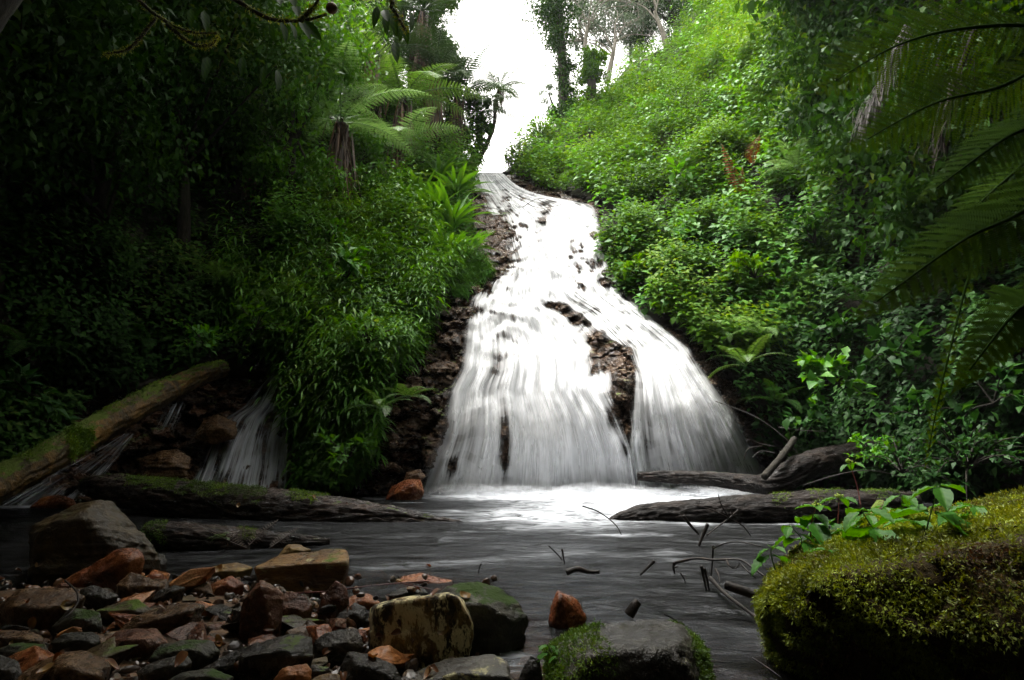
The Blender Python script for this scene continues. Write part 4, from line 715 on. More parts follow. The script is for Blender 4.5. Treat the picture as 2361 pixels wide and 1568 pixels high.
# fallen leaves on the stones and floating in the slack water
rg = np.random.default_rng(77); lv = []
for k in range(4):
    t = np.linspace(0, 1, 7)[:, None]; s_ = np.linspace(-1, 1, 5)[None]; pr = np.sin(np.pi*t**.85)**.8; L_ = .034+.008*k
    V = np.stack([t*L_+0*s_, s_*L_*(.24+.05*k)*pr, .012*np.abs(s_)*pr+.014*np.sin(t*3+k)+0*s_], -1).reshape(-1, 3); i = np.arange(35).reshape(7, 5); lv.append(mesh_np('fallen_leaf', V, np.stack([i[:-1, :-1], i[1:, :-1], i[1:, 1:], i[:-1, 1:]], -1).reshape(-1, 4), np.full(35, .3+.2*k)))
M['litter'] = leaf_mat('leaf_litter', [(0, (.03, .012, .005)), (.4, (.09, .034, .01)), (.7, (.18, .07, .02)), (1, (.24, .15, .04))], .4, .2, big=30)
for m_ in lv: m_.materials.append(M['litter'])
dg = bpy.context.evaluated_depsgraph_get()
for k in range(46):
    u, v = rg.uniform(-20, 1180), rg.uniform(1300, 1570)
    if rg.random() < .15: u, v = rg.uniform(240, 900), rg.uniform(1120, 1165)
    d = at(u, v, 1.0)-np.array([0, 0, CAMH]); hit, p, nrm_, _, ho, _ = C.ray_cast(dg, (0, 0, CAMH), Vector(d).normalized())
    if not hit or p.y > 7.5: continue
    o = bpy.data.objects.new('fallen_leaf', lv[k % 4]); COL.objects.link(o); nv = (nrm_+Vector((0, 0, .6))).normalized(); o.rotation_euler = (nv.to_track_quat('Z', 'Y') @ __import__('mathutils').Quaternion((0, 0, 1), rg.uniform(0, 6.3))).to_euler(); o.location = p+nv*.006
    tag(o, 'small brown fallen leaf lying among the stones and logs', 'leaf', 'fallen leaves on the bank')

# ------------------------------------------------------------------ foliage builders
def leaves(mb, P, D, Nn, L, W, tint, fold=.15, droop=.15, wide=.45):
    """n simple folded leaves: base P, axis D, face normal Nn"""
    n = len(P); L = np.broadcast_to(np.asarray(L, float).reshape(-1, 1), (n, 1)); W = np.broadcast_to(np.asarray(W, float).reshape(-1, 1), (n, 1))
    D = nrm(D); S = nrm(np.cross(D, Nn)); Nn = np.cross(S, D)
    a = P; m = P+D*L*.5; t = P+D*L-Nn*L*droop; l = P+D*L*wide+S*W*.5+Nn*W*fold; r = P+D*L*wide-S*W*.5+Nn*W*fold
    V = np.stack([a, l, t, r, m], 1).reshape(-1, 3); k = np.arange(n)[:, None]*5
    Fc = np.concatenate([k+[0, 4, 1], k+[4, 2, 1], k+[0, 3, 4], k+[4, 3, 2]]); mb.add(V, Fc, np.repeat(tint, 5))
def straps(mb, P, D, L, W, droop, tint, nseg=5, wmid=.35, twist=0, upv=(0, 0, 1)):
    """n long blades bending under gravity"""
    n = len(P); L = np.asarray(L, float).reshape(-1, 1)*np.ones((n, 1)); W = np.asarray(W, float).reshape(-1, 1)*np.ones((n, 1)); D = nrm(D); c = P.copy(); d = D.copy(); rows = []
    S = nrm(np.cross(D, np.array([0, 0, 1.0])+.01)); t = np.linspace(0, 1, nseg+1)
    for k in range(nseg+1):
        w = W*.5*max(.03, min(t[k]/wmid+.25, 1)*(1-max(0, (t[k]-wmid)/(1-wmid))**1.6)); rows += [c-S*w, c+S*w]
        d = nrm(d+np.array([0, 0, -1.0])*np.asarray(droop).reshape(-1, 1)/nseg*1.6); c = c+d*L/nseg
    V = np.stack(rows, 1).reshape(-1, 3); m = 2*(nseg+1); base = np.arange(n)[:, None]*m
    mb.add(V, np.concatenate([base+[2*k, 2*k+1, 2*k+3, 2*k+2] for k in range(nseg)]), np.repeat(tint, m))
def surf_normals(U, V):
    e = 14.0; Pu = at(U+e, V, Yt(U+e, V))-at(U-e, V, Yt(U-e, V)); Pv = at(U, V-e, Yt(U, V-e))-at(U, V+e, Yt(U, V+e)); n = nrm(np.cross(Pu, Pv))
    return np.where(n[:, 1:2] > 0, -n, n)
def sample_bank(rg, n, poly, excl=(), pad=0):
    poly = np.array(poly, float); lo, hi = poly.min(0), poly.max(0); U, V = [], []
    tot = 0
    while tot < n:
        u, v = rg.uniform(lo[0], hi[0], n), rg.uniform(lo[1], hi[1], n)
        m = inpoly(u, v, poly) & (v > vsky(u)+2) & (v < vwat(u)-2)
        for e_ in excl: m &= ~inpoly(u, v, e_)
        if pad: m &= (fbm(np.stack([u/70, v/50, 0*u], -1), 4, 33) > pad)
        U.append(u[m]); V.append(v[m]); tot += m.sum()
    return np.concatenate(U)[:n], np.concatenate(V)[:n]
def sprigs(rg, U, V, nl, h, L, asp, lump=.5, lsc=1.3, upb=.9, out=.8, tintk=.9, kind='leaf', droop=.2, mb=None, jit=1.0, flat=.6, hang=0):
    """sprigs of leaves standing on the bank at bank parameters U, V"""
    n = len(U); B = at(U, V, Yt(U, V)); Nn = surf_normals(U, V); ax = nrm(Nn*out+np.array([0, 0, upb])+rg.normal(0, .25, (n, 3)))
    # lumpy bushes: cells of a worley field each rise to their own dome
    F1, F2, cid = worley(B*np.array([lsc, lsc*.7, lsc]), 91); dome = np.clip(1-F1*1.25, 0, 1)**.7*(.35+.9*cid)
    B = B+Nn*(lump*dome)[:, None]
    H = h*rg.uniform(.4, 1.2, n)*(.6+.8*dome); mb = mb or MB(); ct = .5+tintk*(cid-.5)*.45
    side = nrm(np.cross(ax, rg.normal(0, 1, (n, 3))))
    for j in range(nl):
        f = (j+.6)/nl; a = j*2.4+rg.uniform(-.5, .5, n); s2 = np.cross(ax, side); d = side*np.cos(a)[:, None]+s2*np.sin(a)[:, None]
        P = B+ax*(H*f)[:, None]+d*(.03*jit*rg.random(n))[:, None]; dd = d*1.0+ax*(.55*f-.15)+rg.normal(0, .22, (n, 3))
        up = nrm(ax*.5+np.array([0, 0, flat])+Nn*.5+rg.normal(0, .3, (n, 3))); ll = L*rg.uniform(.55, 1.25, n)*(1.1-.35*f); ti = np.clip(ct+.28*(f-.5)+rg.normal(0, .12, n), 0, 1)
        if kind == 'leaf': leaves(mb, P, dd, up, ll, ll*asp, ti, droop=droop)
        else: dd = dd+np.array([0, 0, -hang]); straps(mb, P, dd, ll, ll*asp, droop+rg.uniform(0, .5, n), ti, 3)
    return mb
NOVEG = [ROCKP]
rg = np.random.default_rng(11)
HILLP = [(1150, 395), (1220, 320), (1300, 270), (1640, -40), (1900, -120), (1930, 350), (1950, 620), (1900, 760), (1780, 830), (1640, 850), (1560, 775), (1440, 695), (1395, 610), (1370, 470), (1250, 440), (1165, 405)]
U, V = sample_bank(rg, 11500, HILLP, pad=.44); mb = sprigs(rg, U, V, 7, .55, .15, .6, lump=.5, lsc=.8, jit=4)
U, V = sample_bank(rg, 9000, [(1150, 395), (1220, 320), (1640, -40), (1850, -120), (1850, 350), (1600, 420), (1400, 500), (1380, 470), (1250, 440)]); sprigs(rg, U, V, 6, .55, .125, .6, lump=.55, lsc=.75, mb=mb, jit=3)
tag(mb.build('undergrowth', M['leaf_hill']), 'bright green leafy creepers covering the steep hillside right of the falls', 'undergrowth', kind='stuff')
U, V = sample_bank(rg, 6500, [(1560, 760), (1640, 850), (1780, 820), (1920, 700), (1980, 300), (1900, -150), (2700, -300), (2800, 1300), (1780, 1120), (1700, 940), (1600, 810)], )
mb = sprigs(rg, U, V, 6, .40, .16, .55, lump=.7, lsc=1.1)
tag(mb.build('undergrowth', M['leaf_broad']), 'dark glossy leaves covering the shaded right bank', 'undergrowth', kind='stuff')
BAMP = [(640, 620), (760, 520), (950, 570), (1020, 600), (1050, 650), (1020, 700), (990, 770), (945, 850), (905, 910), (880, 1000), (855, 1080), (815, 1120), (690, 1140), (690, 900), (620, 820), (480, 760), (520, 620)]
U, V = sample_bank(rg, 5200, BAMP, pad=.36); mb = sprigs(rg, U, V, 8, .75, .20, .19, lump=.45, lsc=.7, kind='strap', droop=.2, out=.8, upb=1.1, hang=0, jit=4)
U, V = sample_bank(rg, 420, BAMP); sprigs(rg, U, V, 12, 1.3, .22, .16, lump=.5, lsc=.7, kind='strap', droop=.4, out=.9, upb=1.2, hang=.1, jit=4, mb=mb)
U, V = sample_bank(rg, 3000, BAMP); sprigs(rg, U, V, 6, .3, .10, .55, lump=.4, mb=mb)
tag(mb.build('undergrowth', M['leaf_bamboo']), 'dense bamboo-like grass with narrow shiny leaves left of the falls', 'undergrowth', kind='stuff')
U, V = sample_bank(rg, 1800, [(950, 420), (1080, 390), (1075, 500), (1080, 620), (1010, 620), (940, 560)]); mb = sprigs(rg, U, V, 6, .35, .12, .5, lump=.4)
U, V = sample_bank(rg, 700, [(1060, 590), (1110, 600), (1130, 640), (1110, 655), (1070, 690), (1040, 690)]); sprigs(rg, U, V, 6, .12, .14, .15, lump=.25, kind='strap', mb=mb)
U, V = sample_bank(rg, 260, [(1055, 470), (1085, 470), (1095, 560), (1115, 590), (1140, 640), (1100, 655), (1060, 700), (1040, 690), (1060, 620)]); sprigs(rg, U, V, 9, .14, .13, .10, lump=.15, kind='strap', droop=.3, mb=mb)
tag(mb.build('undergrowth', M['leaf_fresh']), 'fresh green leaves along the left edge of the upper falls', 'undergrowth', kind='stuff')
DARKP = [(-500, -400), (700, -200), (900, 60), (1080, 380), (1080, 420), (950, 450), (800, 540), (640, 620), (500, 640), (500, 780), (640, 830), (500, 860), (330, 890), (180, 920), (20, 1130), (-500, 1240)]
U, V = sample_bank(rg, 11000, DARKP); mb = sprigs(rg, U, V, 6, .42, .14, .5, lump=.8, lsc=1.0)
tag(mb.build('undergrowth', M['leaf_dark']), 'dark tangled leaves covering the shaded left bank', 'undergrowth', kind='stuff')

RIDGEP = [(640, 330), (700, 60), (860, 60), (960, 250), (1040, 345), (1090, 395), (1100, 430), (960, 470), (960, 620), (780, 600), (620, 640)]
U, V = sample_bank(rg, 3800, RIDGEP); mb = sprigs(rg, U, V, 8, .75, .15, .45, lump=.9, lsc=.9)
U, V = sample_bank(rg, 900, [(640, 560), (780, 500), (960, 450), (1085, 390), (1095, 440), (960, 600), (780, 600)]); sprigs(rg, U, V, 7, .5, .14, .5, lump=.6, mb=mb)
tag(mb.build('undergrowth', M['leaf_bamboo']), 'leafy thicket between the tree fern trunks on the left ridge', 'undergrowth', kind='stuff')
U, V = sample_bank(rg, 900, HILLP); mb = sprigs(rg, U, V, 9, .65, .21, .6, lump=.8, lsc=.9, jit=3)
tag(mb.build('undergrowth', M['leaf_fresh']), 'larger-leaved weeds scattered over the bright hillside', 'undergrowth', kind='stuff')

# ------------------------------------------------------------------ ferns
def frond_geo(c, W, npair, npin, up=(0, 0, 1.0), droop=.25, sweep=.35, comb=True, wpin=.9, seed=0, base=.12):
    """c: (n,3) rachis curve. returns pinna geometry in an MB and leaves the rachis to the caller"""
    rg = np.random.default_rng(seed); mb = MB(); c = catmull(c, 60); T = nrm(np.gradient(c, axis=0)); up = np.array(up, float); tt = np.linspace(0, 1, 60)
    Ltot = np.linalg.norm(np.diff(c, axis=0), axis=1).sum(); P, D, Nn, LL, WW, ti = [], [], [], [], [], []
    for k in range(npair):
        f = base+(1-base)*(k+.5)/npair; i = min(58, int(f*59)); a = f*59-i; p = c[i]*(1-a)+c[i+1]*a; t = T[i]; S = np.cross(t, up); S = S/max(np.linalg.norm(S), 1e-6); N = np.cross(S, t)
        prof = (min(1, .45+(f-base)/.22*.55) if f < base+.22 else 1)*max(.04, (1-((f-base-.1)/(1-base-.1))**2.2 if f > base+.1 else 1)); w = W*prof*rg.uniform(.93, 1.05)
        for sgn in (1, -1):
            d = nrm(S*sgn+t*sweep-N*droop*.6+rg.normal(0, .03, 3)); g0 = np.clip(.5+rg.normal(0, .08)+.25*(f-.5), 0, 1)
            if not comb: P.append(p); D.append(d); Nn.append(N+.0*d); LL.append(w); WW.append(Ltot/npair*wpin*.8); ti.append(g0); continue
            q = p.copy(); dd = d.copy(); st = w/npin; ps = np.cross(dd, N); ps = ps/np.linalg.norm(ps)
            for j in range(npin):
                g = (j+.5)/npin; q = q+dd*st; dd = dd-np.array([0, 0, droop*.5/npin]); dd /= np.linalg.norm(dd)
                pl = Ltot/npair*.44*wpin*max(.15, 1-g**2.2)
                for s2 in (1, -1): P.append(q.copy()); D.append(nrm(ps*s2+dd*.45)); Nn.append(N); LL.append(pl); WW.append(st*.95); ti.append(g0)
    leaves(mb, np.array(P), np.array(D), np.array(Nn), np.array(LL), np.array(WW), np.array(ti), fold=.05 if comb else .1, droop=.08 if comb else .18, wide=.35)
    return mb, c
def frond_local(L, a0, a1, W, npair, npin, comb, seed, W2=0):
    n = 12; th = np.radians(np.linspace(a0, a1, n)); st = L/(n-1); x = np.cumsum(np.cos(th))*st; z = np.cumsum(np.sin(th))*st; y = W2*np.linspace(0, 1, n)**2
    return frond_geo(np.c_[x-x[0], y, z-z[0]], W, npair, npin, comb=comb, seed=seed)
def frond_mesh(name, L, a0, a1, W, npair, npin, comb, seed, r=.012, W2=0):
    mb, c = frond_local(L, a0, a1, W, npair, npin, comb, seed, W2); V, Fq, Ft = tube(c[::6], np.linspace(r, r*.3, 10), 5, 12); n0 = mb.n; mb.add(V, Fq, .12); return mb.mesh(name)
FM = {'tree': [frond_mesh('frond', 1.7, a0, a1, .40, 22, 12, True, s, W2=w2) for a0, a1, s, w2 in ((48, -25, 1, .1), (35, -45, 2, -.15), (62, -10, 3, .05))],
      'bank': [frond_mesh('frond', .8, a0, a1, .15, 24, 8, True, s, .005, w2) for a0, a1, s, w2 in ((55, -30, 4, .08), (40, -50, 5, -.1), (60, 0, 6, .0))],
      'far': [frond_mesh('frond', 1.7, a0, a1, .34, 24, 6, False, s, .018, W2=w2) for a0, a1, s, w2 in ((48, -30, 7, .1), (30, -55, 8, -.1), (60, -70, 9, 0))],
      'skirt': []}
def skirt_mesh(seed):
    rg = np.random.default_rng(seed); mb = MB(); n = 60; P = rg.normal(0, .07, (n, 3))*[1, 1, 1.5]; a = rg.uniform(0, 6.28, n); D = np.c_[np.cos(a)*.35, np.sin(a)*.35, -np.ones(n)]
    straps(mb, P, D, rg.uniform(.4, 1.1, n), .035, .5*np.ones(n), rg.random(n), 4); return mb.mesh('dead_frond_skirt')
SK = [skirt_mesh(1), skirt_mesh(2)]
fmats = {}
def inst(name, me, mat, parent, loc, rot, s):
    key = (me.name, mat)
    if key not in fmats: m2 = me.copy(); m2.materials.clear(); m2.materials.append(M[mat]); fmats[key] = m2
    o = bpy.data.objects.new(name, fmats[key]); COL.objects.link(o); o.parent = parent; o.location = loc; o.rotation_euler = rot; o.scale = (s, s, s) if np.isscalar(s) else s; return o
def tree_fern(label, u, v, Y, pts, rpx, size, nf, mat='fern', kind='tree', seed=0, skirt=2, lean=(0, 0), fl=1.0):
    """crown at pixel u, v, distance Y; pts: trunk pixels downwards"""
    rg = np.random.default_rng(seed); top = at(u, v, Y); P = [at(a, b, y) for a, b, y in reversed(pts)]+[top]; o = thing('tree_fern', label, 'tree fern', tuple(P[0]), 'tree ferns on the left ridge' if kind == 'tree' else None); org = np.array(P[0])
    mb = MB(); add_tube(mb, P, np.linspace(rpx*.95, rpx*.55, len(P))*Y/F, ring=18, n=60, rough=.3, bark=.35, seed=seed); t = mb.build('trunk', M['bark_fern'], o, origin=org)
    for k in range(nf):
        a = 2*math.pi*(k+rg.uniform(-.25, .25))/nf; me = FM[kind][k % len(FM[kind])]; inst('frond', me, mat, o, tuple(top-org), (rg.uniform(-.25, .25)+lean[0], rg.uniform(-.25, .2)+lean[1], a), size*rg.uniform(.85, 1.15))
    for k in range(skirt):
        f = k/max(1, skirt)*.5; q = top*(1-f)+np.array(P[0])*f-org; inst('dead_frond_skirt', SK[k % 2], 'dead', o, tuple(q), (0, 0, k*2.1), size*rg.uniform(.7, 1.2)*1.1)
    return o
tree_fern('near tree fern with bright pale fronds and a thick shaggy brown trunk', 786, 285, 12.8, [(790, 420, 13.0), (800, 560, 13.3)], 24, 1.15, 10, 'fern_light', seed=1, skirt=5, fl=1)
tree_fern('tree fern with one upright frond, right of the bright pale one', 918, 345, 14.5, [(925, 450, 14.8)], 12, 1.0, 9, 'fern_light', seed=22, skirt=2)
tree_fern('tree fern whose long fronds reach right towards the falls', 930, 235, 15.2, [(935, 350, 15.4), (940, 450, 15.6)], 14, 1.3, 12, 'fern', seed=3, skirt=3)
tree_fern('tall dark tree fern in the middle of the ridge group', 1000, 165, 16.6, [(1003, 280, 16.8), (1000, 400, 17)], 13, 1.35, 14, 'fern_shaded', seed=4, skirt=4)
tree_fern('dark-trunked tree fern nearest the sky gap', 1054, 226, 17.3, [(1056, 310, 17.4), (1050, 400, 17.5)], 12, 1.2, 14, 'fern_shaded', kind='far', seed=5, skirt=3)
tree_fern('small crooked tree fern at the right end of the ridge, against the sky', 1152, 205, 18.6, [(1143, 235, 18.5), (1138, 290, 18.3), (1118, 340, 18.0), (1085, 395, 17.8)], 6, .66, 14, 'fern_shaded', kind='far', seed=6, skirt=1)
tree_fern('leaning shaggy tree fern hung with dead fronds over the falls', 1112, 262, 18.2, [(1108, 320, 18.0), (1080, 400, 17.6)], 6, .78, 13, 'fern_shaded', kind='far', seed=7, skirt=2)
tree_fern('tree fern at the top of the view left of the sky gap', 975, 28, 16.5, [(950, 150, 16.7), (960, 330, 16.8)], 12, 1.3, 14, 'fern_shaded', seed=8, skirt=4)
tree_fern('shaded tree fern behind the overhanging mossy branch', 860, 130, 15.5, [(860, 280, 15.6), (870, 450, 15.6)], 12, 1.2, 13, 'fern_shaded', seed=9, skirt=3)
tree_fern('dim tree fern deep in the left forest', 560, 360, 12.5, [(570, 480, 12.5), (590, 640, 12.5)], 14, 1.1, 10, 'leaf_dark', seed=10, skirt=3)
def bank_fern(label, u, v, Y, size, nf=7, mat='fern', seed=0, kind='bank', face=None, group=None):
    rg = np.random.default_rng(seed+50); c = at(u, v, Y); o = thing('fern', label, 'fern', tuple(c), group)
    for k in range(nf):
        a = (2*math.pi*(k+rg.uniform(-.3, .3))/nf) if face is None else face+(k-(nf-1)/2)*.55+rg.uniform(-.1, .1)
        inst('frond', FM[kind][k % len(FM[kind])], mat, o, (0, 0, 0), (rg.uniform(-.2, .2), rg.uniform(-.2, .3), a), size*rg.uniform(.8, 1.15))
    return o
PI = math.pi
for a in [('pale fern arching out left beside the lower right falls', 1655, 770, 10.9, .75, 5, 'fern_light', 1, 'bank', 3.9), ('long light fern fronds reaching left above the dark right bank', 1760, 775, 10.6, 1.3, 4, 'fern_light', 2, 'bank', 3.7),
          ('dull green fern drooping beside the right edge of the falls', 1720, 845, 10.2, .95, 7, 'fern', 3, 'bank', 3.9), ('young fern in the shade below the rust-brown one', 1720, 470, 14.0, 1.0, 5, 'fern', 4, 'bank', 4.2),
          ('pale arching fern at the right edge of the bright hillside', 1840, 390, 12.3, 1.1, 4, 'fern_light', 5, 'bank', 3.6), ('small fern above the head of the falls', 1345, 400, 16.6, 1.0, 5, 'fern', 6, 'bank', 4.0),
          ('fern drooping over the rocks at the bottom of the bamboo-grass', 880, 945, 8.8, .75, 7, 'fern', 7, 'bank', 4.7), ('bright hanging fern at the lower right of the bamboo-grass', 940, 920, 8.9, .70, 6, 'fern', 8, 'bank', 4.9),
          ('fern in the shade low in the bamboo-grass', 770, 1040, 8.8, .7, 6, 'leaf_dark', 9, 'bank', 4.7), ('feathery fern at the upper left of the bamboo-grass', 640, 700, 10.4, .9, 7, 'fern', 10, 'bank', 4.5), ('fern among the leaves left of the bamboo-grass', 510, 650, 10.4, 1.0, 7, 'fern', 11, 'bank', 4.8),
          ('fern in the darkness above the mossy trunk', 340, 790, 9.3, .9, 7, 'leaf_dark', 12, 'bank', 4.8), ('large dim fern at the left edge of the view', 60, 800, 7.4, 1.0, 8, 'leaf_dark', 13, 'bank', 5.0), ('dim fern high on the dark left bank', 330, 610, 9.8, 1.2, 8, 'leaf_dark', 15, 'bank', 4.9),
          ('fern near the pink flowers', 1860, 660, 11.6, 1.0, 6, 'fern', 16, 'bank', 4.2), ('dark fern on the right bank under the big fronds', 1990, 700, 10.2, 1.1, 7, 'leaf_dark', 17, 'bank', 4.3), ('fern on the shady bank behind the right log', 1790, 930, 9.9, .8, 6, 'leaf_dark', 18, 'bank', 4.2),
          ('tiny fern growing on the short weathered log', 515, 1240, 5.05, .16, 5, 'fern', 19, 'bank', 4.7)]:
    bank_fern(a[0], a[1], a[2], a[3], a[4], a[5], a[6], a[7], a[8], a[9])
for lb, fr in [('rust-brown dead fern standing upright on the bright hillside', [[(1725, 455, 13.5), (1695, 400, 13.4), (1664, 332, 13.4)], [(1727, 455, 13.5), (1715, 425, 13.4), (1712, 385, 13.4)]]), ('small rust fern above and right of the larger dead one', [[(1735, 385, 13.9), (1740, 350, 13.8), (1752, 312, 13.8)]])]:
    b_ = at(*fr[0][0]); rf = thing('dead_fern', lb, 'fern', tuple(b_))
    for k, pts in enumerate(fr): P = np.array([at(*p) for p in pts]); mb, c = frond_geo(P, .26 if k == 0 else .16, 20, 5, up=(.25, -1, .1), droop=.5, comb=False, seed=3+k, base=.1); add_tube(mb, P, [.012, .005], c=.1, ring=5); mb.build('frond', M['rust'], rf)
# broken brown fern lying over the logs
dfr = thing('dead_fern', 'broken brown dead fern draped over the two left logs', 'fern', tuple(at(576, 1262, 5.0)))
for pts in ([(488, 1228, 5.1), (530, 1248, 5.0), (576, 1267, 4.95)], [(530, 1246, 5.0), (550, 1228, 5.05), (567, 1210, 5.1)], [(570, 1261, 4.95), (605, 1228, 5.05), (642, 1198, 5.15)], [(621, 1264, 4.9), (655, 1240, 5.0), (690, 1216, 5.1)]):
    P = np.array([at(*p) for p in pts]); mb, c = frond_geo(P, .075, 15, 3, up=(.2, -1, .2), droop=.8, comb=False, wpin=.3, seed=3, base=.05); add_tube(mb, P, [.005, .003], c=.1, ring=5); mb.build('frond', M['dead'], dfr)
# the big near tree fern on the right: trunk beyond the frame, fronds reaching into view
tf = thing('tree_fern', 'huge near tree fern whose dark green fronds hang in from the right edge', 'tree fern', (3.9, 3.9, -.3)); org = np.array([3.9, 3.9, -.3])
hub = np.array([3.9, 3.9, 3.6]); mb = MB(); add_tube(mb, [org, org+[.1, 0, 1.8], hub], [.16, .13, .12], ring=18, n=60, rough=.3, bark=.3); mb.build('trunk', M['bark_fern'], tf, origin=org)
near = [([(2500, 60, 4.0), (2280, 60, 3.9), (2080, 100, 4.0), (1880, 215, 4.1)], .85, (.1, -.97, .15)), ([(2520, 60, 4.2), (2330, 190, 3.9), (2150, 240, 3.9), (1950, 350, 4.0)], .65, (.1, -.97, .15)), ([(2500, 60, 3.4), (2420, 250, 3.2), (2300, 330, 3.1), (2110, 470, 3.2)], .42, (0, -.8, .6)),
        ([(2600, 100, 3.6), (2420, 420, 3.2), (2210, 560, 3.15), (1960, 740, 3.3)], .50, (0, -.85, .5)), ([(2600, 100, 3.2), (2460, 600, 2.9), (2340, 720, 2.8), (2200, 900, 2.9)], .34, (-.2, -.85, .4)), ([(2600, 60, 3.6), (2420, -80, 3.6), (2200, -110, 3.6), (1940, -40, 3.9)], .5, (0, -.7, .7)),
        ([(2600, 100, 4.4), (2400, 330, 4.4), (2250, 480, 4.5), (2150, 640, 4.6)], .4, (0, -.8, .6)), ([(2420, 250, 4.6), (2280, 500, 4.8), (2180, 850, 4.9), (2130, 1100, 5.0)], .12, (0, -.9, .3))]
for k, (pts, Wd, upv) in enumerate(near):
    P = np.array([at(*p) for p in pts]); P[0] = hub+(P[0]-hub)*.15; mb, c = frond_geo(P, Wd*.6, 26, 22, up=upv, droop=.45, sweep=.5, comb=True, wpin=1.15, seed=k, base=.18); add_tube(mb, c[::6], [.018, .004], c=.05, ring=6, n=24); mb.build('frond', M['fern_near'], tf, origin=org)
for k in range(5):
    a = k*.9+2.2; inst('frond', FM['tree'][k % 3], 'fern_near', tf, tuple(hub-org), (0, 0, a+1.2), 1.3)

# ------------------------------------------------------------------ leafy plants
def blade_leaf(L, W, seed=0, fold=.18, curl=.45, nx=12, ny=9, quilt=.06):
    """one detailed oval leaf with midrib, veins and toothed edge, along +X"""
    t = np.linspace(0, 1, nx)[:, None]; s = np.linspace(-1, 1, ny)[None]; prof = np.sin(np.pi*np.clip(t, 0, 1)**.8)**.75*(1-.25*t); prof = prof*(1+.06*np.cos(t*nx*np.pi))
    x = t*L+.06*L*np.abs(s)*prof; y = s*W*.5*prof; z = fold*W*np.abs(s)*prof-curl*L*t**2*.5+quilt*W*np.cos((t*9-np.abs(s)*2)*np.pi)*np.abs(s)
    V = np.stack([x+0*s, y, z], -1).reshape(-1, 3); i = np.arange(nx*ny).reshape(nx, ny); q = np.stack([i[:-1, :-1], i[1:, :-1], i[1:, 1:], i[:-1, 1:]], -1).reshape(-1, 4); c = .5+.12*np.cos((t*9-np.abs(s)*2)*np.pi)+.2*(np.abs(s) < .05); return V, q, np.clip(c, 0, 1).ravel()
def rotm(d, up):
    x = nrm(np.array(d, float)); y = nrm(np.cross(up, x)); z = np.cross(x, y); return np.stack([x, y, z], 0)
def leafy_plant(label, base, top, nodes, L, mat='leaf_fresh', seed=0, flower=None, r=.0035, cat='plant', W=.6, group=None, sep=False):
    L = L*1.25
    rg = np.random.default_rng(seed); P = [np.array(base), (np.array(base)+np.array(top))/2+rg.normal(0, .01, 3), np.array(top)]
    o = thing('leafy_plant', label, cat, tuple(base), group); org = np.array(base, float); mb = MB(); add_tube(mb, P, [r, r*.6], ring=6, n=14); mb.build('stem', M['stem_red' if flower else 'stem_green'], o, origin=org); c = catmull(P, 40)
    for j in range(nodes):
        f = 1-.75*j/max(1, nodes); p = c[int(f*39)]; a0 = rg.uniform(0, 3.1)+j*1.57
        for s_ in range(2 if j else 3):
            a = a0+s_*math.pi*(1 if j else .67)+rg.uniform(-.3, .3); l = L*(.62+.5*(j/max(1, nodes-1)) if nodes > 1 else 1)*rg.uniform(.85, 1.15); d = np.array([math.cos(a), math.sin(a), rg.uniform(-.75, .1)]); V, q, cc = blade_leaf(l, l*W); V = V@rotm(d, (0, 0, 1))+p+d*.01
            m2 = MB(); m2.add(V, q, np.clip(cc+rg.normal(0, .08), 0, 1)); m2.build('leaf', M[mat], o, origin=org)
    if flower:
        m2 = MB(); Dv, Df = ico(2)
        for k in range(14): m2.add(Dv*.0045+rg.normal(0, .008, 3)*[1.2, 1.2, .6]+P[-1]+[0, 0, .012], Df, rg.random())
        m2.build('flower_head', M[flower], o, origin=org)
    return o
M['lime'] = leaf_mat('lime_flower', [(0, (.25, .38, .05)), (1, (.55, .65, .15))], .5, .3); M['pink'] = leaf_mat('pink_flower', [(0, (.7, .18, .28)), (1, (.85, .4, .5))], .5, .3)
for k, (lb, b, t, nd, L, fl) in enumerate([
  ('leafy plant spilling over the left end of the moss-carpeted boulder', (1840, 1275, 2.85), (1822, 1212, 2.85), 3, .105, None), ('tall red-stemmed plant with a lime flower head over the pool', (1868, 1255, 2.9), (1882, 1168, 2.9), 3, .10, 'lime'),
  ('slender plant with a small lime bud, second from the left on the boulder', (1930, 1262, 2.95), (1935, 1148, 3.0), 2, .10, 'lime'), ('plant with one very large drooping leaf at the front of the boulder', (2050, 1250, 2.6), (1985, 1175, 2.55), 2, .15, None),
  ('bushy plant in the middle of the moss-carpeted boulder', (2080, 1245, 2.8), (2080, 1140, 2.8), 3, .12, None), ('tall plant with big rounded leaves near the right of the boulder', (2130, 1250, 2.5), (2165, 1120, 2.5), 2, .155, None),
  ('small leafy plant behind the tall big-leaved one', (2190, 1215, 2.8), (2200, 1165, 2.8), 2, .10, None), ('low creeping plant on the front of the moss-carpeted boulder', (1905, 1290, 2.65), (1912, 1268, 2.62), 1, .05, None),
  ('plant with toothed leaves at the back of the boulder, centre', (2020, 1225, 3.0), (2040, 1165, 3.0), 2, .11, None), ('plant with ribbed leaves between the slender one and the bushy one', (1985, 1250, 2.85), (2000, 1185, 2.85), 3, .11, None), ('leafy plant half behind the red-stemmed one', (1900, 1262, 3.0), (1905, 1205, 3.0), 3, .10, None), ('broad-leaved plant in front of the bushy one on the boulder', (2110, 1262, 2.65), (2105, 1200, 2.62), 2, .13, None), ('leaning plant right of the tall big-leaved one', (2220, 1230, 2.6), (2245, 1165, 2.6), 2, .12, None),
  ('tiny plant at the left tip of the moss-carpeted boulder', (1790, 1320, 2.75), (1778, 1262, 2.75), 2, .085, None),
  ('red-stemmed plant with a broad lime flower head before the curved trunk', (1985, 1170, 2.9), (1958, 1068, 3.0), 1, .05, 'lime')]):
    leafy_plant(lb, at(*b), at(*t), nd, L, seed=k+3, flower=fl)
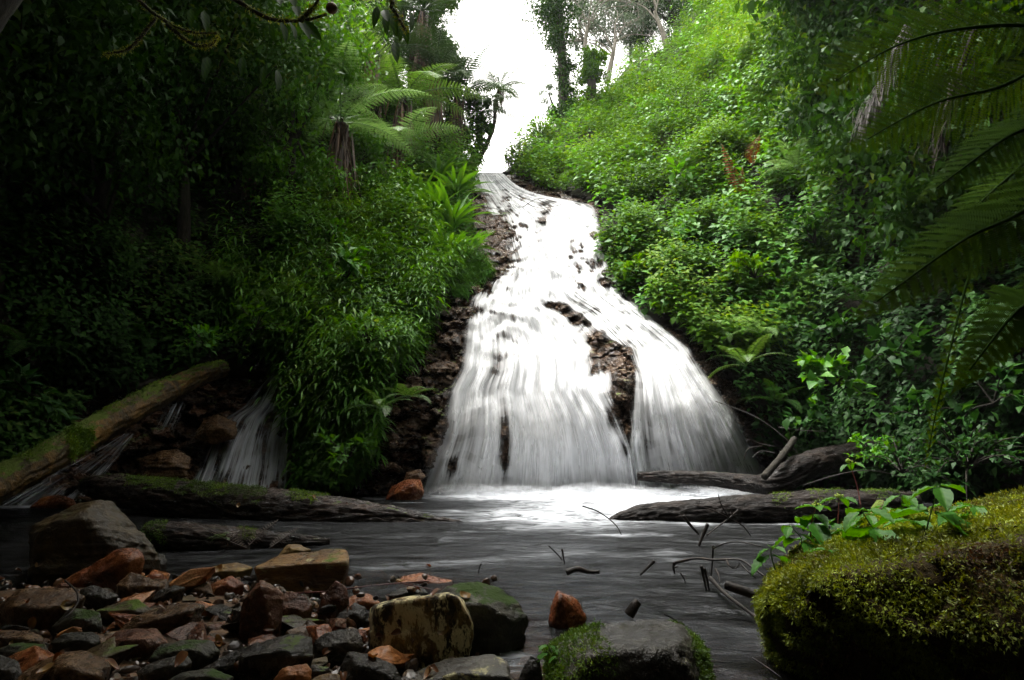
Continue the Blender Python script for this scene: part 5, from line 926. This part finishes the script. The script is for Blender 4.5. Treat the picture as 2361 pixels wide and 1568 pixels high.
leafy_plant('small drooping plant on the left moss of the grey boulder', at(1285, 1530, 2.42), at(1262, 1485, 2.45), 3, .05, seed=31); leafy_plant('second small plant hanging beside the grey boulder', at(1300, 1560, 2.4), at(1290, 1510, 2.4), 3, .05, seed=32)
def shrub(label, u, v, Y, n, rad, L, asp, mat, seed=0, cat='shrub', name='shrub', kind='leaf', hz=.8, twigs=True, group=None, droop=.25, tilt=.35):
    """free-standing bush: twiggy stems fanning from the base, leaves along them"""
    rg = np.random.default_rng(seed+200); c = at(u, v, Y); o = thing(name, label, cat, tuple(c), group); mb = MB(); st = MB()
    k = max(6, n//14); d = nrm(rg.normal(0, 1, (k, 3))*[1, .8, .6]+[0, -.3, hz]); ln = rad*rg.uniform(.5, 1.1, k)
    for i in range(k):
        p1 = c+d[i]*ln[i]*.55+[0, 0, .08*rad]; p2 = c+d[i]*ln[i]-[0, 0, .12*rad]
        if twigs: add_tube(st, [c, p1, p2], [.02*rad, .006*rad], ring=5, n=8, cap=False)
        m = n//k; f = rg.uniform(.3, 1.05, m)[:, None]; P = np.where(f < .5, c+(p1-c)*f*2, p1+(p2-p1)*(f*2-1))+rg.normal(0, .06*rad, (m, 3)); dd = d[i]*.6+rg.normal(0, .8, (m, 3)); up = np.array([0, 0, 1])+rg.normal(0, tilt, (m, 3))
        ll = L*rg.uniform(.6, 1.2, m); ti = np.clip(rg.normal(.5, .18, m), 0, 1)
        leaves(mb, P, dd, up, ll, ll*asp, ti, droop=droop) if kind == 'leaf' else straps(mb, P, dd, ll, ll*asp, droop+rg.uniform(0, .5, m), ti, 4)
    if twigs: st.build('stem', M['bark'], o)
    mb.build('foliage', M[mat], o); return o
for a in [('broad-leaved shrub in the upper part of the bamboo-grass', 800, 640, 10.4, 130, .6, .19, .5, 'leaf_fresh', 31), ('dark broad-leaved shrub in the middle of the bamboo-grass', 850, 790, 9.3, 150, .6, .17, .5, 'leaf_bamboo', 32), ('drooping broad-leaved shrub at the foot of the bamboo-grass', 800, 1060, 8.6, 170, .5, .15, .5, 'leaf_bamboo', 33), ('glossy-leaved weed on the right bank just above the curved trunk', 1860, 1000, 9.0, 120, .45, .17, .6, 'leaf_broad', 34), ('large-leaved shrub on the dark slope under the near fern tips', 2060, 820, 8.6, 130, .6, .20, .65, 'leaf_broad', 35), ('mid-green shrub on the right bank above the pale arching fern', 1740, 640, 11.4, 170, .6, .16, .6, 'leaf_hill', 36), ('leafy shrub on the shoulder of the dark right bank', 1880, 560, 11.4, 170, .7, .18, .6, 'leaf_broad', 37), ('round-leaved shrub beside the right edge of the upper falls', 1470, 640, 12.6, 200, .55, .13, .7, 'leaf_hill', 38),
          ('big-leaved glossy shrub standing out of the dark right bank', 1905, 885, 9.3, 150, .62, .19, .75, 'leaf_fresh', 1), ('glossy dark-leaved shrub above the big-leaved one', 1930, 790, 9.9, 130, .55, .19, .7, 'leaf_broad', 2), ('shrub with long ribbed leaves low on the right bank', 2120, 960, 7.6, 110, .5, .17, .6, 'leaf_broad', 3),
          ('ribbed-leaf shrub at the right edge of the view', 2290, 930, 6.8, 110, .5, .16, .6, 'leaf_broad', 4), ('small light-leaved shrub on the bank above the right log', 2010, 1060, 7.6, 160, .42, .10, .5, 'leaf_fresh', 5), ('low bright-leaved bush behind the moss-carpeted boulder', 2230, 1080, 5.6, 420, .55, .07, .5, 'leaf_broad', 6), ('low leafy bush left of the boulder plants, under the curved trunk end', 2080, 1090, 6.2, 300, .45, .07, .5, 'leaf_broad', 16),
          ('grey-green round-leaved bush among the tree ferns', 815, 232, 13.6, 260, .5, .10, .8, 'leaf_grey_hazed', 7), ('yellow-green leafy shrub at the left of the strap-leaved plants', 760, 545, 11.8, 200, .5, .12, .45, 'leaf_fresh', 8), ('leafy shrub over the top of the small cascade', 590, 760, 9.6, 260, .5, .11, .55, 'leaf_bamboo', 9),
          ('leafy sprigs above the end of the leaning mossy trunk', 470, 790, 9.2, 130, .45, .12, .6, 'leaf_fresh', 10), ('faint broad-leaved plant at the left edge above the leaning trunk', 60, 905, 6.6, 60, .35, .17, .45, 'leaf_broad', 11), ('large-leaved bright plant in the middle of the bright hillside', 1560, 405, 14.4, 26, .42, .32, .4, 'leaf_fresh', 12),
          ('bright creeper clump in the dark left forest', 520, 260, 12.4, 300, .9, .14, .7, 'leaf_fresh', 17), ('sprouting shrub against the sky at the head of the falls', 1195, 365, 18.6, 260, .75, .12, .5, 'leaf_grey_hazed', 13), ('small upright shrub left of the sprouting one at the falls head', 1172, 385, 18.3, 140, .45, .12, .5, 'leaf_dark', 14), ('bush on the shoulder of the hill left of the column tree', 1250, 330, 20, 500, 1.0, .14, .5, 'leaf_hill', 15)]:
    shrub(*a[:9], seed=a[9])
def strap_clump(label, u, v, Y, n, L, seed):
    rg = np.random.default_rng(seed+300); c = at(u, v, Y); o = thing('strap_leaf_plant', label, 'plant', tuple(c), 'strap-leaved plants left of the upper falls'); a = rg.uniform(0, 6.28, n); el = rg.uniform(.9, 2.6, n)
    c = c+np.array([0, -.35, .05]); L = L*1.12; D = np.c_[np.cos(a), np.sin(a)*.8-.15, el]; mb = MB(); straps(mb, c+rg.normal(0, .05, (n, 3)), D, L*rg.uniform(.6, 1.1, n), .075*L/.9*rg.uniform(.8, 1.2, n), rg.uniform(.5, 1.1, n), np.clip(rg.normal(.5, .2, n), 0, 1), 8, wmid=.55); mb.build('leaf_blades', M['strap'], o); return o
for k, (lb, u, v, Y, L) in enumerate([('topmost strap-leaved plant beside the head of the falls', 1055, 470, 14.6, .95), ('strap-leaved plant at the upper left of its group', 975, 480, 14.2, .85), ('large strap-leaved plant hanging out over the falls edge', 1045, 545, 13.4, 1.05), ('strap-leaved plant at the left end of its group', 950, 560, 13.0, .8), ('lowest strap-leaved plant just above the bamboo-grass', 1035, 610, 12.6, .8), ('strap-leaved plant in the middle of its group', 1000, 530, 13.6, .9), ('strap-leaved plant half hidden behind the topmost one', 1020, 430, 15.2, .9), ('small strap-leaved plant at the edge of the falls under the large one', 1085, 600, 12.9, .6), ('strap-leaved plant in the shade behind the left end of its group', 930, 510, 13.8, .9)]): strap_clump(lb, u, v, Y, 34, L, k)
for k, (u, v, Y, lb) in enumerate([(1548, 668, 12.1, 'pink flower on the bank, highest of the three'), (1652, 722, 11.4, 'pink flower just above the light fern'), (1643, 752, 11.3, 'lowest pink flower, beside the pale arching fern')]):
    mb = MB(); n = 7; a = np.linspace(0, 6.28, n, endpoint=False); c = at(u, v, Y); leaves(mb, np.repeat(c[None], n, 0), np.c_[np.cos(a), -.3+0*a, np.sin(a)], np.tile([0, -1., .2], (n, 1)), .055, .05, np.full(n, .6)); tag(mb.build('flower', M['pink'], origin=c), lb, 'flower', 'pink flowers on the right bank')

# ------------------------------------------------------------------ trees
def cloud(rg, centres, radii, n, L, asp, mb, flat=.7, tilt=.5, lump=.28, hang=0, shell=.55):
    """leafy crown: leaves gathered in many small clumps inside the given ellipsoids"""
    w_ = np.array([np.prod(np.atleast_1d(r)*np.ones(3)) for r in radii])**(2/3); w_ /= w_.sum()
    for c, r, q in zip(centres, radii, w_):
        m = int(n*q); k = max(8, m//45); r = np.atleast_1d(r)*np.ones(3); d = nrm(rg.normal(0, 1, (k, 3))); cc = np.array(c)+d*r*(rg.uniform(0, 1, k)**shell)[:, None]; i = rg.integers(0, k, m); cs = rg.uniform(.5, 1.3, k)
        P = cc[i]+rg.normal(0, 1, (m, 3))*lump*r.mean()*cs[i][:, None]*[1, 1, flat]; D = rg.normal(0, 1, (m, 3))+[0, 0, -.3-hang]; up = np.array([0, 0, 1])+rg.normal(0, tilt, (m, 3)); ll = L*rg.uniform(.6, 1.3, m)
        leaves(mb, P, D, up, ll, ll*asp, np.clip(.5+.5*(rg.random(k)[i]-.5)+rg.normal(0, .1, m), 0, 1), droop=.2)
    return mb
def tree(label, trunk, r0, r1, limbs, blobs, n, L, asp, mat, bark='bark', seed=0, name='tree', cat='tree', group=None, ring=12, **k):
    """trunk: world points; limbs: list of (points, r); blobs: [(centre, radius)]"""
    rg = np.random.default_rng(seed+400); org = np.array(trunk[0], float); o = thing(name, label, cat, tuple(org), group); mb = MB(); add_tube(mb, trunk, [r0, r1], ring=ring, n=50, rough=.15, bark=.1, seed=seed)
    for pts, r in limbs: add_tube(mb, pts, [r, r*.3], ring=7, n=24, rough=.15, seed=seed)
    mb.build('trunk', M[bark], o)
    if n: mc = cloud(rg, [b[0] for b in blobs], [b[1] for b in blobs], n, L, asp, MB(), **k); mc.build('crown', M[mat], o)
    return o
A = lambda u, v, Y: at(u, v, Y)
def px2m(p, Y): return p/F*Y
Yc = 22.5
blobs = [(A(u, v, Yc), np.array([px2m(r, Yc)]*2+[px2m(r2, Yc)])) for u, v, r, r2 in [(1285, -60, 52, 70), (1278, 30, 48, 50), (1288, 95, 30, 45), (1300, 150, 26, 40), (1305, 210, 24, 40), (1300, 262, 34, 30), (1330, 250, 34, 28)]]
tree('tall column-shaped tree smothered in creepers beside the sky gap', [A(1300, 310, Yc), A(1298, 180, Yc), A(1290, 40, Yc), A(1285, -110, Yc)], .22, .1, [], blobs, 17000, .115, .55, 'leaf_dark', seed=1, lump=.36)
Yc = 22.0; blobs = [(A(u, v, Yc), px2m(r, Yc)) for u, v, r in [(1362, 135, 26), (1372, 165, 24), (1350, 175, 20), (1362, 215, 16), (1350, 255, 26), (1395, 235, 22), (1385, 130, 14)]]
tree('rounded creeper-covered tree stump right of the column tree', [A(1362, 270, Yc), A(1364, 200, Yc), A(1362, 125, Yc)], .2, .15, [], blobs, 7000, .11, .55, 'leaf_hill', seed=2, lump=.36)
def bare(label, pts, Y, r0, nb, seed, spread, L, fol, mat='leaf_grey_hazed', bark='bark_pale', flat=.25, nl=1500):
    rg = np.random.default_rng(seed); P = [A(u, v, Y) for u, v in pts]; top = P[-1]; limbs = []; bl = []
    for i in range(nb):
        s0 = P[-2]*(1-i/nb)+top*(i/nb) if len(P) > 1 else top; a = (i/nb-.5)*2*spread+rg.uniform(-.15, .15); d = np.array([math.sin(a), rg.uniform(-.4, .4), math.cos(a)*.8]); l = L*rg.uniform(.7, 1.1); e1 = s0+d*l*.5+[0, 0, .1*l]; e2 = s0+d*l+np.array([d[0]*.3, 0, -.05])*l; limbs.append(([s0, e1, e2], r0*.32))
        for j in range(5): q = e1+(e2-e1)*rg.uniform(.0, 1); dd = nrm(np.array([d[0]+rg.normal(0, .7), rg.normal(0, .5), .5+rg.normal(0, .35)])); e3 = q+dd*l*.42; limbs.append(([q, (q+e3)/2+rg.normal(0, .04*l, 3), e3], r0*.13)); e4 = e3+nrm(dd+rg.normal(0, .6, 3))*l*.3; e5 = (q+e3)/2+nrm(dd+rg.normal(0, .8, 3))*l*.3; limbs.append(([e3, e4], r0*.07)); limbs.append(([(q+e3)/2, e5], r0*.07)); bl.append((e3, np.array([fol, fol, fol*flat])))
    return tree(label, P, r0, r0*.5, limbs, bl, nl, .11, .5, mat, bark, seed, flat=1)
bare('bare spreading tree with thin leafless limbs behind the rounded stump', [(1352, 160), (1350, 90), (1360, 50)], 26, .12, 8, 3, 1.1, 2.4, .35, nl=900)
bare('grey flat-topped tree rising behind the hill crest', [(1400, 190), (1412, 130), (1420, 92)], 26, .13, 8, 4, 1.2, 2.2, .4, nl=1400)
bare('pale leaning tree with forked bare trunk on the hill crest', [(1537, 108), (1528, 75), (1518, 50), (1509, 26)], 25.5, .13, 4, 5, .7, 2.6, .3, nl=300)
Yc = 28; blobs = [(A(u, v, Yc), np.array([px2m(r, Yc), px2m(r, Yc), px2m(r2, Yc)])) for u, v, r, r2 in [(1420, -25, 60, 28), (1500, 5, 60, 26), (1570, 25, 50, 30), (1600, -30, 60, 40), (1500, 60, 26, 14), (1480, 95, 26, 20), (1540, 85, 20, 20), (1460, 30, 30, 12)]]
tree('dark spreading crown above the hill crest at the top of the view', [A(1570, 140, Yc), A(1560, 60, Yc), A(1530, -20, Yc)], .25, .15, [([A(1560, 60, Yc), A(1480, 10, Yc), A(1400, -20, Yc)], .1)], blobs, 13000, .13, .4, 'leaf_dark', seed=6, lump=.4)
Yc = 24; blobs = [(A(u, v, Yc), np.array([px2m(r, Yc), px2m(r, Yc), px2m(r*.35, Yc)])) for u, v, r in [(1262, 205, 22), (1270, 255, 24), (1255, 232, 14), (1290, 270, 24)]]
tree('low feathery tree peeping out left of the column tree', [A(1290, 305, Yc), A(1280, 260, Yc), A(1265, 215, Yc)], .08, .03, [], blobs, 1300, .12, .3, 'leaf_grey_hazed', seed=7)
for k, (lb, bl_, base, n) in enumerate([('hazy grey-green tree filling the gap behind the bare trees', [(1340, 20, 30, 26), (1400, 10, 36, 24), (1370, 60, 26, 22), (1430, 60, 36, 16), (1320, -30, 40, 20), (1395, 95, 18, 14), (1330, 100, 14, 26)], (1380, 190), 10000),
   ('thin-leaved tree on the crest left of the pale leaning one', [(1455, 85, 30, 18), (1490, 60, 30, 18), (1470, 120, 26, 16), (1440, 20, 30, 20), (1500, 20, 36, 20)], (1470, 160), 8500), ('bushy tree on the hill crest at the top of the view', [(1560, 50, 30, 24), (1600, 10, 34, 30), (1575, 90, 22, 18), (1640, -30, 50, 40), (1550, 0, 30, 24)], (1590, 90), 9000)]):
    Yc = 27.5+k; blobs = [(A(u, v, Yc), np.array([px2m(r, Yc), px2m(r, Yc), px2m(r2, Yc)])) for u, v, r, r2 in bl_]; b0 = A(*base, Yc)
    tree(lb, [b0, A(bl_[0][0], bl_[0][1]+60, Yc), A(bl_[0][0], bl_[0][1], Yc)], .12, .04, [([b0+[0, 0, .8], b[0]], .03) for b in blobs[1:]], blobs, n, .12, .45, 'leaf_grey_hazed', seed=70+k, lump=.5)
Yc = 19; blobs = [(A(u, v, Yc), px2m(r, Yc)) for u, v, r in [(1005, 85, 24), (1030, 115, 26), (1000, 130, 30), (1045, 150, 20), (985, 100, 22)]]
tree('broad-leaved tree behind the ridge tree ferns', [A(1010, 400, Yc), A(1012, 250, Yc), A(1010, 110, Yc)], .12, .06, [], blobs, 4200, .15, .6, 'leaf_grey_hazed', seed=8, lump=.4)
Yc = 18; blobs = [(A(u, v, Yc), px2m(r, Yc)) for u, v, r in [(1000, -20, 45), (930, -10, 60), (850, 10, 55), (770, -30, 60), (1035, -10, 26), (900, 60, 40), (1000, 40, 30), (960, 60, 30), (1020, 15, 24)]]
tree('tall tree over the tree ferns, its crown cut by the top of the view', [A(900, 420, Yc), A(905, 200, Yc), A(930, 0, Yc)], .2, .1, [], blobs, 9500, .14, .5, 'leaf_dark', seed=9, lump=.36)
Yc = 17.8; blobs = [(A(u, v, Yc), px2m(r, Yc)) for u, v, r in [(1020, 200, 32), (1060, 190, 24), (1085, 230, 22), (1050, 260, 34), (1105, 265, 20), (1122, 235, 12), (1125, 290, 15), (1112, 330, 18), (1098, 368, 16), (1080, 300, 26), (1060, 340, 34), (1020, 300, 36), (980, 220, 40), (960, 300, 40), (1095, 345, 18), (1085, 375, 16), (930, 120, 40), (1108, 300, 12)]]
tree('dense dark thicket tree between the tree ferns at the ridge end', [A(1050, 420, Yc), A(1040, 320, Yc), A(1030, 210, Yc)], .1, .05, [], blobs, 9000, .14, .45, 'leaf_dark', seed=18, lump=.35, hang=.5)
Yc = 13.4; blobs = [(A(u, v, Yc), px2m(r, Yc)) for u, v, r in [(700, 250, 50), (720, 420, 50), (840, 420, 46), (860, 330, 30), (900, 420, 40), (740, 500, 40)]]
tree('creeper-draped small tree around the pale tree fern', [A(830, 560, Yc), A(820, 400, Yc), A(760, 260, Yc)], .09, .04, [([A(820, 400, Yc), A(880, 400, Yc)], .03), ([A(800, 360, Yc), A(720, 400, Yc)], .03)], blobs, 5000, .11, .5, 'leaf_bamboo', seed=19, lump=.4, hang=.5)
# forest of the left bank
for k, (lb, base, top, bl, n, mt) in enumerate([
  ('leaning mossy tree behind the hanging branches in the left forest', (420, 700, 11), (385, 120, 10.5), [(420, 60, 9.8, 1.6), (560, 20, 9.5, 1.2), (300, 160, 9.3, 1.3), (640, 150, 10.2, .9)], 8000, 'leaf_dark'),
  ('thin curved dark tree in the left forest', (200, 760, 9.2), (290, 250, 8.6), [(150, 120, 8.2, 1.3), (300, 330, 8.6, .8), (60, 300, 7.8, 1.0)], 6000, 'leaf_dark'),
  ('dark tree at the upper left corner of the view', (-90, 700, 7.6), (-60, 60, 7), [(0, 30, 6.6, 1.4), (120, -120, 6.4, 1.4), (-120, 250, 6.8, 1.2)], 6000, 'leaf_dark'),
  ('creeper-hung tree left of the shaggy tree ferns', (690, 560, 12.5), (680, 100, 12.5), [(690, 60, 12, 1.3), (650, 220, 11.8, .8), (760, 130, 12.2, .9), (600, 380, 11.6, .8), (720, 400, 12.2, .6)], 7000, 'leaf_bamboo'),
  ('shaded tree between the leaning mossy tree and the creeper-hung tree', (520, 640, 12), (540, 120, 12), [(540, 80, 11.5, 1.3), (480, 300, 11.3, .9), (570, 250, 11.6, .8)], 5000, 'leaf_dark')]):
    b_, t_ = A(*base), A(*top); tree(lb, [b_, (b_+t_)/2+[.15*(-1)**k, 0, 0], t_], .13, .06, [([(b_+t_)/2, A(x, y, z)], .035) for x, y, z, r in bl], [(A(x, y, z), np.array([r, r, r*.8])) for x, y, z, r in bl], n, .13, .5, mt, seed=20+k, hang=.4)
# right bank trees
for k, (lb, base, top, bl, n, mt) in enumerate([
  ('dark creeper-covered tree at the right edge of the bright hillside', (1960, 640, 12.2), (1920, 0, 12), [(1880, 60, 12, 1.0), (1900, 220, 11.8, .9), (1960, 120, 11.5, 1.2), (1960, 330, 11.3, .9), (1850, -60, 12, 1.0)], 8000, 'leaf_dark'),
  ('black-shadowed tree behind the near fern fronds', (2200, 700, 9.5), (2180, 0, 9.5), [(2100, 250, 9, 1.2), (2250, 120, 9, 1.4), (2300, 420, 8.6, 1.2), (2120, 480, 9, 1.0)], 7000, 'leaf_dark')]):
    b_, t_ = A(*base), A(*top); tree(lb, [b_, (b_+t_)/2+[.15*(-1)**k, 0, 0], t_], .14, .07, [([(b_+t_)/2, A(x, y, z)], .035) for x, y, z, r in bl], [(A(x, y, z), np.array([r, r, r*.8])) for x, y, z, r in bl], n, .16, .5, mt, seed=40+k, hang=.4)
# hanging root strands on the right
for k, (lb, pts) in enumerate([('shaggy pale hanging root bundle in front of the right forest', [(2090, 60, 8.0), (2040, 180, 7.9), (1990, 270, 7.8)]), ('dim grey hanging moss strand at the upper right', [(2250, 60, 7.0), (2200, 200, 7.0), (2160, 330, 7.0)])]):
    P = catmull([A(*p) for p in pts], 40); rr = np.random.default_rng(k); n = 420 if k == 0 else 120; i = rr.integers(0, 40, n); mb = MB(); straps(mb, P[i]+rr.normal(0, .045, (n, 3)), rr.normal(0, .5, (n, 3))+(P[-1]-P[0])*1.2, rr.uniform(.2, .5, n), .012, .5*np.ones(n), rr.random(n), 3); add_tube(mb, P[::8], [.04, .015], c=.2)
    tag(mb.build('hanging_roots', M['dead_dark'] if k else leaf_mat('hanging_roots', [(0, (.012, .008, .006)), (.5, (.028, .021, .017)), (1, (.06, .05, .04))], .7, .05, spec=.2), origin=P[0]), lb, 'hanging roots')

# the overhanging tree at the upper left: trunk off the frame, mossy branches, fruit and long leaves in view
ot = thing('fruit_tree', 'overhanging tree at the top left, its mossy branches carrying long leaves', 'tree', (-3.2, 2.6, -.2)); org = np.array([-3.2, 2.6, -.2]); mb = MB()
hubp = np.array([-2.6, 3.2, 3.9]); add_tube(mb, [org, org+[.1, .2, 2], hubp], [.16, .11], ring=16, n=50, rough=.15, bark=.1); mb.build('trunk', M['bark'], ot)
M['branch_moss'] = solid_mat('moss_furred_branch', [(0, (.014, .010, .006)), (1, (.05, .036, .018))], .8, 10, .8, moss=.7, mosscol=(.09, .12, .015))
br = [[(544, 0, 3.6), (585, 26, 3.6), (625, 44, 3.6), (660, 48, 3.6), (691, 48, 3.6), (725, 42, 3.6), (753, 33, 3.6)], [(320, 0, 4.2), (386, 51, 4.2), (441, 74, 4.2), (500, 76, 4.2)], [(386, 55, 4.2), (441, 100, 4.2), (485, 103, 4.2), (503, 85, 4.2)], [(691, 48, 3.6), (712, 28, 3.6), (728, 10, 3.6), (742, -25, 3.6)], [(360, 40, 4.6), (300, 110, 4.6), (240, 125, 4.6)], [(860, -20, 3.4), (905, 20, 3.4), (935, 70, 3.4)]]
for k, b in enumerate(br):
    P = np.array([A(*p) for p in b]); mb = MB(); P2 = np.vstack([hubp+(P[0]-hubp)*.4, P]) if k in (0, 1, 5) else P; add_tube(mb, P2, [.016, .007], ring=8, n=40, rough=.4, seed=k); ob = mb.build('branch', M['branch_moss'], ot); V, Nn = wpts(ob)
    s_ = strands('moss', V+org, Nn, 420, .016, M['moss'], None, k, drop=.5, per=2, origin=(0, 0, 0)); s_.data.transform(Matrix.Translation(-Vector(org))); s_.parent = ob
rr = np.random.default_rng(8)
def long_leaf(u, v, Y, du, dv, L, W, mat='leaf_broad'):
    p = A(u, v, Y); d = A(u+du, v+dv, Y-.08)-p; V, q, cc = blade_leaf(L, W, curl=.25, fold=.12, quilt=.02, nx=10, ny=5); V = V@rotm(d, rr.normal(0, .3, 3)+[.2, -.7, .5])+p; m2 = MB(); m2.add(V, q, cc); m2.build('leaf', M[mat], ot)
for u, v, du, dv in [(625, 52, 5, 60), (650, 50, 20, 70), (668, 50, 30, 60), (690, 50, 35, 45), (700, 48, 40, 40), (440, 20, 0, 60), (470, 25, 10, 50), (890, 30, 0, 70), (905, 25, 8, 60), (925, 40, -2, 80), (930, 50, 14, 70), (945, 20, 10, 60), (870, 15, -10, 60), (610, 150, -10, 60), (640, 160, 5, 60), (560, 130, -5, 60), (480, 130, -10, 50), (910, 95, 4, 40)]:
    s = rr.uniform(.8, 1.2); long_leaf(u, v, 3.5+rr.uniform(-.1, .3), du, dv, .19*s, .055*s, 'leaf_dark')
for u, v in [(672, -10), (680, 12), (640, -14), (885, 22)]: long_leaf(u, v, 3.3, 14, 38, .11, .055, 'leaf_grey_hazed')
mb = MB(); Dv, Df = ico(4); fc = A(765, 19, 3.5); r_ = px2m(14.5, 3.5); mb.add(Dv*r_*(1-.03*np.abs(Dv[:, 2:3])+.015*(fbm(Dv*6, 3, 3)-.5)[:, None]), Df, .5); add_tube(mb, [[0, 0, r_*.9], [.004, 0, r_*1.25]], [.004, .003], ring=6, n=4)
fo = mb.build('fruit', solid_mat('brown_fruit_skin', [(0, (.10, .04, .02)), (.6, (.24, .10, .05)), (1, (.36, .19, .10))], .5, 20, .5), ot, origin=(0, 0, 0)); fo.location = tuple(fc-org); fo['label'] = 'round brown fruit'
# tall trees, mostly out of view, added so their crowns shade pool and banks
for k, (lb, x, y, z, R_) in enumerate([('tall tree added for shade behind the left bank, high crown over the pool', -7.0, 4.0, 9.0, 3.8), ('tall tree added for shade on the left bank, crown over the leaning trunk', -9.0, 9.5, 11, 3.8), ('tall tree added for shade beside the camera on the right', 8.2, 3.0, 10.4, 3.6), ('tall tree added for shade on the right bank, crown over the right log', 9.5, 7.0, 11, 3.8),
   ('tall tree added for shade behind the viewpoint', -1.5, -5.0, 7.0, 4.6), ('tall tree added for shade over the near bank', -3.5, -0.2, 7.8, 4.0), ('tall tree added for shade over the near right bank', 3.2, -1.0, 7.8, 4.0), ('tall tree added for shade at the right, behind the viewpoint', 5.5, -7, 6.5, 4.5), ('tall tree added for shade at the left, behind the viewpoint', -7.5, -6, 6.5, 4.5), ('tall tree added for shade high on the right slope, crown over the near fern', 9.8, 11.5, 13.2, 3.8), ('tall tree added for shade far out on the left bank', -11, 4, 8, 4.5), ('tall tree added for shade over the middle of the left bank', -7.8, 7.2, 9.8, 3.4), ('tall tree added for shade far out on the right bank', 11.5, 2, 8, 4.5)]):
    bl = [((x+dx*R_*.7, y+dy*R_*.7, z+dz), np.array([R_*.6, R_*.6, R_*.4])) for dx, dy, dz in [(0, 0, .3), (1, 0, -.2), (-1, 0, 0), (0, 1, -.1), (0, -1, .2), (.7, .7, .3), (-.7, -.6, .4), (-.7, .7, 0), (.7, -.7, 0)]]
    tx = math.copysign(max(abs(x)*1.25, 6.5), x); ty = min(y-.3, 1.0) if abs(x) < 6 else y
    tree(lb, [(tx, ty, -.5), (tx*.95, (y+ty)/2, z*.5), (x, y, z)], .28, .15, [([(x, y, z*.6), c] , .07) for c, r in bl[:5]], bl, 6800 if abs(x) < 5 else 10500, .36, .6, 'leaf_dark', seed=60+k, lump=.4)

# ------------------------------------------------------------------ damp air
hz = bpy.data.meshes.new('haze'); bm = bmesh.new(); bmesh.ops.create_cube(bm, size=1.0); bm.to_mesh(hz); bm.free(); ho = obj('haze', hz)
ho.scale = (1240, 1240, 41); ho.location = (0, 0, 41/2-2.2); m, nt, out, L = newmat('haze'); pv = nt.nodes.new('ShaderNodeVolumePrincipled'); pv.inputs['Color'].default_value = (.93, .96, 1, 1); pv.inputs['Density'].default_value = 0.0004; pv.inputs['Anisotropy'].default_value = .3
L(pv.outputs[0], out.inputs['Volume']); hz.materials.append(m); tag(ho, kind='stuff')
